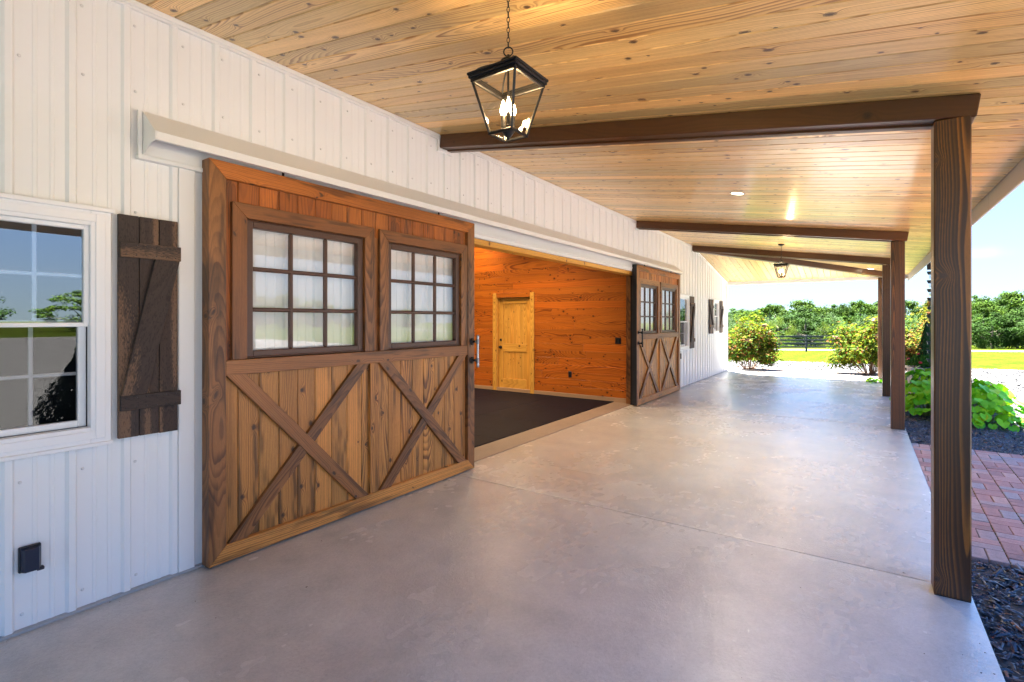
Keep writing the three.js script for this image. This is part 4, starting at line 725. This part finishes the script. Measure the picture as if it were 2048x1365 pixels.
// the wood behind them: one mass
{
  const R = rng(707), list = [];
  for (let k = 0; k < 15000; k++) {
    const t = 150 + R() * 60, u = 1380 + R() * 900, hgt = 20 + 14 * vn(u * 0.012, 3, 4) + 8 * vn(u * 0.05, 8, 5) + (u > 1930 ? 12 : 0), right = (u - 1024) / 1018 * t, x = 3.34 + FX * t + FZ * right, s = FZ * t - FX * right;
    const top = 1.5 + hgt / 1018 * t, y = gy(x, s) + (top - gy(x, s)) * (0.25 + 0.75 * Math.sqrt(R())), c = 0.75 + 0.35 * vn(u * 0.06, y * 0.4, 6) + R() * 0.25;
    list.push({ p: V(x, y, -s), n: V(R() - 0.5, 0.3 + R(), R() - 0.1).normalize(), size: 0.5 + R() * 0.5, slim: 0.6, c: [0.024 * c, 0.05 * c, 0.016 * c] });
  }
  for (let k = 0; k < 15000; k++) {
    const near = k > 11000, u = near ? 1880 + R() * 260 : 1390 + R() * 500, t = near ? 64 + R() * 16 : 90 + R() * 34, hgt = (near ? -4 : 4) + 10 * vn(u * 0.03, 3, 14) + 6 * vn(u * 0.11, 8, 15), right = (u - 1024) / 1018 * t, x = 3.34 + FX * t + FZ * right, s = FZ * t - FX * right;
    const top = 1.5 + hgt / 1018 * t, y = gy(x, s) + (top - gy(x, s)) * Math.pow(R(), 0.7), c = 0.7 + 0.4 * vn(u * 0.09, y * 0.6, 16) + R() * 0.3;
    list.push({ p: V(x, y, -s), n: V(R() - 0.5, 0.3 + R(), R() - 0.1).normalize(), size: 0.14 + R() * 0.2, slim: 0.6, c: [0.024 * c, 0.05 * c, 0.010 * c] });
  }
  const w = put('far_wood', leaves(list), crownM); stuff(w); tag(w, 'distant wood closing the horizon behind the single trees', 'wood');
}
// ---------------------------------------------------------------- flowering bushes at the end of the porch
function bush(label, x, s, w, h, seed, pal, dry) {
  const R = rng(seed), b = thing('flowering_bush', label, 'bush', [x, gy(x, s), -s], 0), st = [], list = [], tips = [];
  for (let k = 0; k < 34; k++) {
    const a = R() * 6.283, r = Math.sqrt(R()) * w, y = h * (0.3 + (k % 5 ? 0.6 : 0.8) * R()) * Math.sqrt(Math.max(0.2, 1 - Math.pow(r / w, 2) * 0.72)), e = V(Math.cos(a) * r, y, Math.sin(a) * r), m = V(e.x * 0.45, y * 0.4, e.z * 0.45);
    st.push(tube([V(Math.cos(a) * 0.07, -0.02, Math.sin(a) * 0.07), m, e], 0.011 - 0.005 * R(), 5, 7)); tips.push(e, m.clone().lerp(e, 0.6), m.clone().lerp(e, 0.8));
  }
  put('stems', st, std(0.19, 0.10, 0.06, 0.85), b);
  for (let k = 0; k < 10000; k++) {
    const c = tips[Math.floor(R() * tips.length)], d = rndDir(R), rr = 0.04 + 0.3 * R() * (0.5 + R()), p = c.clone().add(V(d.x * rr, d.y * rr * 0.8, d.z * rr)); if (p.y < 0.1) continue;
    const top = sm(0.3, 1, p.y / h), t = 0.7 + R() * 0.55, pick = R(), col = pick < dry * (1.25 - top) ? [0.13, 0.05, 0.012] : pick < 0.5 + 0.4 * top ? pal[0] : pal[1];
    list.push({ p, n: d.add(V(-0.2, 1.1, -0.2)).normalize(), size: 0.03 + R() * R() * 0.06, slim: 0.48, c: col.map((q) => q * t) });
  }
  put('foliage', leaves(list), leafMat({ transmission: 0.4 }), b);
  const hd = []; for (let k = 0; k < 16; k++) { const c = tips[Math.floor(R() * tips.length / 3) * 3], g = new THREE.IcosahedronGeometry(0.05 + R() * 0.035, 1), p = g.attributes.position; for (let i = 0; i < p.count; i++) { const n = 1 + 0.35 * hash(Math.round(p.getX(i) * 400), Math.round(p.getY(i) * 400) + k, 3); p.setXYZ(i, p.getX(i) * n, p.getY(i) * n * 0.8, p.getZ(i) * n); } g.computeVertexNormals(); g.translate(c.x, c.y + 0.05, c.z); hd.push(g); }
  put('dry_flowers', hd, std(0.13, 0.06, 0.035, 0.95), b); return b;
}
const YG = [[0.10, 0.125, 0.004], [0.03, 0.072, 0.005]];
bush('yellow green bush with brown dry flower heads at the wall corner', 0.38, 17.45, 0.82, 2.0, 31, YG, 0.2);
bush('open yellow green bush left of the farthest post, dry stems showing', 3.5, 17.85, 0.92, 2.1, 32, [[0.11, 0.13, 0.004], [0.036, 0.08, 0.005]], 0.12);
bush('bush with pinkish dry flowers behind the rain chain', 4.62, 17.4, 0.85, 2.1, 33, [[0.12, 0.12, 0.010], [0.05, 0.08, 0.010]], 0.3);
// ---------------------------------------------------------------- lime vine mounds
{
  const heart = (seed) => { const R = rng(seed), out = [[0, 0], [0.30, 0.17], [0.5, 0.42], [0.49, 0.68], [0.30, 0.92], [0.12, 0.86], [0, 0.72]].map(([x, y]) => [x, 0.9 - y * 0.98]); const P = [], k = 0.16 + R() * 0.2, f = (x, y) => [x, -0.35 * Math.pow(Math.max(0, y - 0.1), 2) + k * Math.abs(x) - 0.5 * x * x, y]; const pts = out.map(([x, y]) => [x, y]); 
    for (const sg of [-1, 1]) for (let i = 0; i + 1 < pts.length; i++) { const m = [0, 0.42], a = pts[i], b = pts[i + 1], t = [f(0, m[1]), f(a[0] * sg, a[1]), f(b[0] * sg, b[1])]; if (sg > 0) t.reverse(); for (const q of t) P.push(...q); }
    const g = new THREE.BufferGeometry(); g.setAttribute('position', new THREE.Float32BufferAttribute(P, 3)); g.computeVertexNormals(); return g; };
  const hs = [1, 2, 3, 4].map(heart), mats = [[0.17, 0.52, 0.005], [0.23, 0.58, 0.006], [0.12, 0.42, 0.005], [0.33, 0.52, 0.015]].map((c) => new THREE.MeshPhysicalMaterial({ color: C(...c), roughness: 0.55, transmission: 0.32, thickness: 0, ior: 1.3, side: THREE.DoubleSide }));
  const vine = (label, x, s, rx, rz, h, n, seed) => {
    const R = rng(seed), v = thing('lime_vine', label, 'plant', [x, gy(x, s) + 0.03, -s], 0), st = [];
    for (let k = 0; k < n; k++) {
      const a = R() * 6.283, q = Math.pow(R(), 0.6), px = Math.cos(a) * q * rx, pz = Math.sin(a) * q * rz, top = h * Math.sqrt(Math.max(0.03, 1 - q * q)), y = Math.max(0.04, top * (0.55 + 0.45 * R())), m = put('leaf', hs[Math.floor(R() * 4)], mats[Math.floor(R() * 3.35)], v), sz = 0.085 + R() * 0.09;
      m.position.set(px, y, pz); m.scale.setScalar(sz); m.rotation.set(0.15 + R() * 0.8, Math.atan2(px, pz) + (R() - 0.5) * 1.6, (R() - 0.5) * 0.7, 'YXZ');
      if (k % 3 === 0) st.push(tube([V(px * 0.2, 0, pz * 0.2), V(px * 0.6, y * 0.8, pz * 0.6), V(px, y, pz)], 0.004, 4, 5));
    }
    put('stems', st, std(0.16, 0.2, 0.05, 0.8), v);
  };
  vine('lime green leafy vine mound between the second and nearest posts', 4.22, 10.7, 0.46, 0.62, 0.86, 240, 41);
  vine('lime green leafy vine mound right of the nearest post on the mulch', 4.82, 10.45, 0.5, 0.62, 0.68, 240, 42);
  vine('tiny lime plant at the slab edge beside the farthest post', 3.55, 15.0, 0.2, 0.16, 0.2, 26, 43);
}
// ---------------------------------------------------------------- planter with a small cypress and red flowers
{
  const x = 4.42, s = 13.1, y = gy(x, s), p = thing('stone_planter', 'pale square planter behind the lime vine', 'planter', [x, y, -s], 0.1);
  const body = cbox(0.62, 0.6, 0.55, 0.012).clone(), bp = body.attributes.position; for (let i = 0; i < bp.count; i++) { const k = 0.9 + 0.1 * (bp.getY(i) + 0.3) / 0.6; bp.setX(i, bp.getX(i) * k); bp.setZ(i, bp.getZ(i) * k); } body.translate(0, 0.31, 0);
  put('pot', body, std(0.45, 0.38, 0.31, 0.8), p); put('rim', [pbox(-0.335, 0.335, 0.605, 0.65, 0.24, 0.3), pbox(-0.335, 0.335, 0.605, 0.65, -0.3, -0.24), pbox(-0.335, -0.27, 0.605, 0.65, -0.239, 0.239), pbox(0.27, 0.335, 0.605, 0.65, -0.239, 0.239)], std(0.47, 0.40, 0.33, 0.8), p); put('soil', pbox(-0.27, 0.27, 0.6, 0.63, -0.24, 0.24, 0.004), mulchM, p);
  const cone1 = (name, label, cx, cs, y0, h, r, seed, col) => {
    const R = rng(seed), c = thing(name, label, 'shrub', [cx, y0, -cs], 0), list = [];
    for (let k = 0; k < (r > 0.4 ? 9000 : 2600); k++) { const yy = Math.pow(R(), 0.85), a = R() * 6.283, rr = r * Math.min(1, (1.03 - yy) * 1.35) * Math.min(1, 0.5 + yy * 3) * (0.6 + 0.42 * Math.sqrt(R())) * (1 + 0.2 * vn(a * 2, yy * 9, seed)), t = 0.6 + R() * 0.8; list.push({ p: V(Math.cos(a) * rr, yy * h, Math.sin(a) * rr), n: V(Math.cos(a), 0.5 + R() * 0.5, Math.sin(a)).normalize(), size: (0.018 + R() * 0.016) * (r > 0.4 ? 1.5 : 1), slim: 0.4, c: col.map((q) => q * t) }); }
    put('foliage', leaves(list), leafMat(), c); put('stem', tube([V(0, -0.03, 0), V(0.005, h * 0.3, 0), V(0, h * 0.75, 0)], 0.014, 6, 6), barkM, c);
  };
  cone1('small_cypress', 'small dark conical cypress standing in the pale planter', 4.4, 13.15, y + 0.62, 0.92, 0.17, 51, [0.03, 0.085, 0.028]);
  cone1('dark_shrub', 'dark green upright shrub just left of the nearest post', 4.6, 12.6, gy(4.6, 12.6), 1.1, 0.2, 52, [0.036, 0.10, 0.02]);
  cone1('cone_shrub', 'dark wide cone shrub beside the slab, mirrored in the near window', 4.75, 2.3, gy(4.7, 2.3), 1.45, 0.5, 54, [0.018, 0.04, 0.012]);
  const R = rng(53), f = thing('red_flowers', 'bushy red flowering plant spilling over the planter rim', 'flowers', [x, y + 0.62, -s], 0), list = [], bl = [];
  for (let k = 0; k < 1100; k++) { const d = rndDir(R), t = 0.7 + R() * 0.6, q = 0.7 + 0.35 * R(); list.push({ p: V(d.x * 0.36 * q, 0.06 + Math.abs(d.y) * 0.24 * q, d.z * 0.32 * q), n: d.clone().add(V(0, 0.6, 0)).normalize(), size: 0.022 + R() * 0.02, c: [0.05 * t, 0.15 * t, 0.02 * t] }); }
  put('foliage', leaves(list), leafMat(), f);
  for (let k = 0; k < 9; k++) { const d = rndDir(R), g = new THREE.IcosahedronGeometry(0.022 + R() * 0.012, 1); g.scale(1, 0.8, 1); g.translate(d.x * 0.34, 0.1 + Math.abs(d.y) * 0.22, Math.abs(d.z) * 0.3); bl.push(g); }
  put('blooms', bl, std(0.42, 0.02, 0.02, 0.7), f);
}
// ---------------------------------------------------------------- rain chain
{
  const x = EAVE + 0.07, s = 11.85, y0 = ceilMain(EAVE) - 0.15, r = thing('rain_chain', 'dark rain chain of small cups hanging from the eave between two posts', 'rain chain', [x, y0, -s]);
  put('outlet', new THREE.CylinderGeometry(0.05, 0.042, 0.15, 16).translate(0, 0.005, 0), ironM, r);
  for (let k = 0, y = -0.14; y > -y0 + 0.25; y -= 0.158, k++) {
    put('cup', lathe([[0.028, 0], [0.047, 0.05], [0.051, 0.056], [0.049, 0.058], [0.044, 0.053], [0.024, 0.003], [0, 0.003], [0, 0]].reverse(), 16).translate(0, y - 0.02, 0), std(0.03, 0.05, 0.055, 0.4, 0.5), r);
    put('link', new THREE.TorusGeometry(0.018, 0.003, 6, 14).rotateY(k % 2 ? 0.6 : 2.0).translate(0, y - 0.05, 0), ironM, r); put('link', new THREE.TorusGeometry(0.014, 0.0026, 6, 12).rotateY(k % 2 ? 2.0 : 0.6).translate(0, y - 0.078, 0), ironM, r);
  }
}
// ---------------------------------------------------------------- horse fence
{
  const t = 43, dir = V(FZ, 0, FX), at = (u) => { const right = (u - 1024) / 1018 * t; return [3.34 + FX * t + FZ * right, FZ * t - FX * right]; };
  const f = thing('horse_fence', 'black four board horse fence beyond the lawn, seen between the two bushes', 'fence'), fm = std(0.022, 0.024, 0.026, 0.7);
  const us = []; for (let u = 1373; u < 1900; u += 60) us.push(u);
  us.forEach((u, k) => {
    const [x, s] = at(u), g = gy(x, s); put('post', along(cbox(0.12, 1.4, 0.12, 0.008), V(x, g + 0.68, -s), V(FZ, 0, -(-FX)), V(0, 1, 0)), fm, f);
    if (k + 1 < us.length) { const [x2, s2] = at(us[k + 1]), g2 = gy(x2, s2); for (const [h, w] of [[1.26, 0.15], [0.96, 0.14], [0.66, 0.15], [0.38, 0.14]]) put('board', beamBetween(V(x, g + h, -s + 0.08), V(x2, g2 + h, -s2 + 0.08), w, 0.028, V(0, 1, 0), fm), fm, f); }
  });
}
{ // bits of mulch and leaf blown onto the slab
  const R = rng(808), list = [], m = std(0.06, 0.04, 0.03, 0.9);
  for (let k = 0; k < 150; k++) { const near = R() < 0.55, x = near ? 3.8 - Math.pow(R(), 2) * 1.1 : R() < 0.5 ? 0.04 + Math.pow(R(), 2) * 0.6 : R() * 3.7, s = 0.2 + R() * 13, l = 0.003 + R() * R() * 0.012, g = new THREE.TetrahedronGeometry(1); g.scale(l, 0.0016, l * (0.3 + R() * 0.6)); g.rotateY(R() * 6.28); g.translate(x, 0.0016, -s); list.push(g); }
  const d = put('floor_debris', list, m); stuff(d); tag(d, 'specks of mulch and leaf scattered on the concrete floor', 'debris');
}
renderer.render(scene, camera);
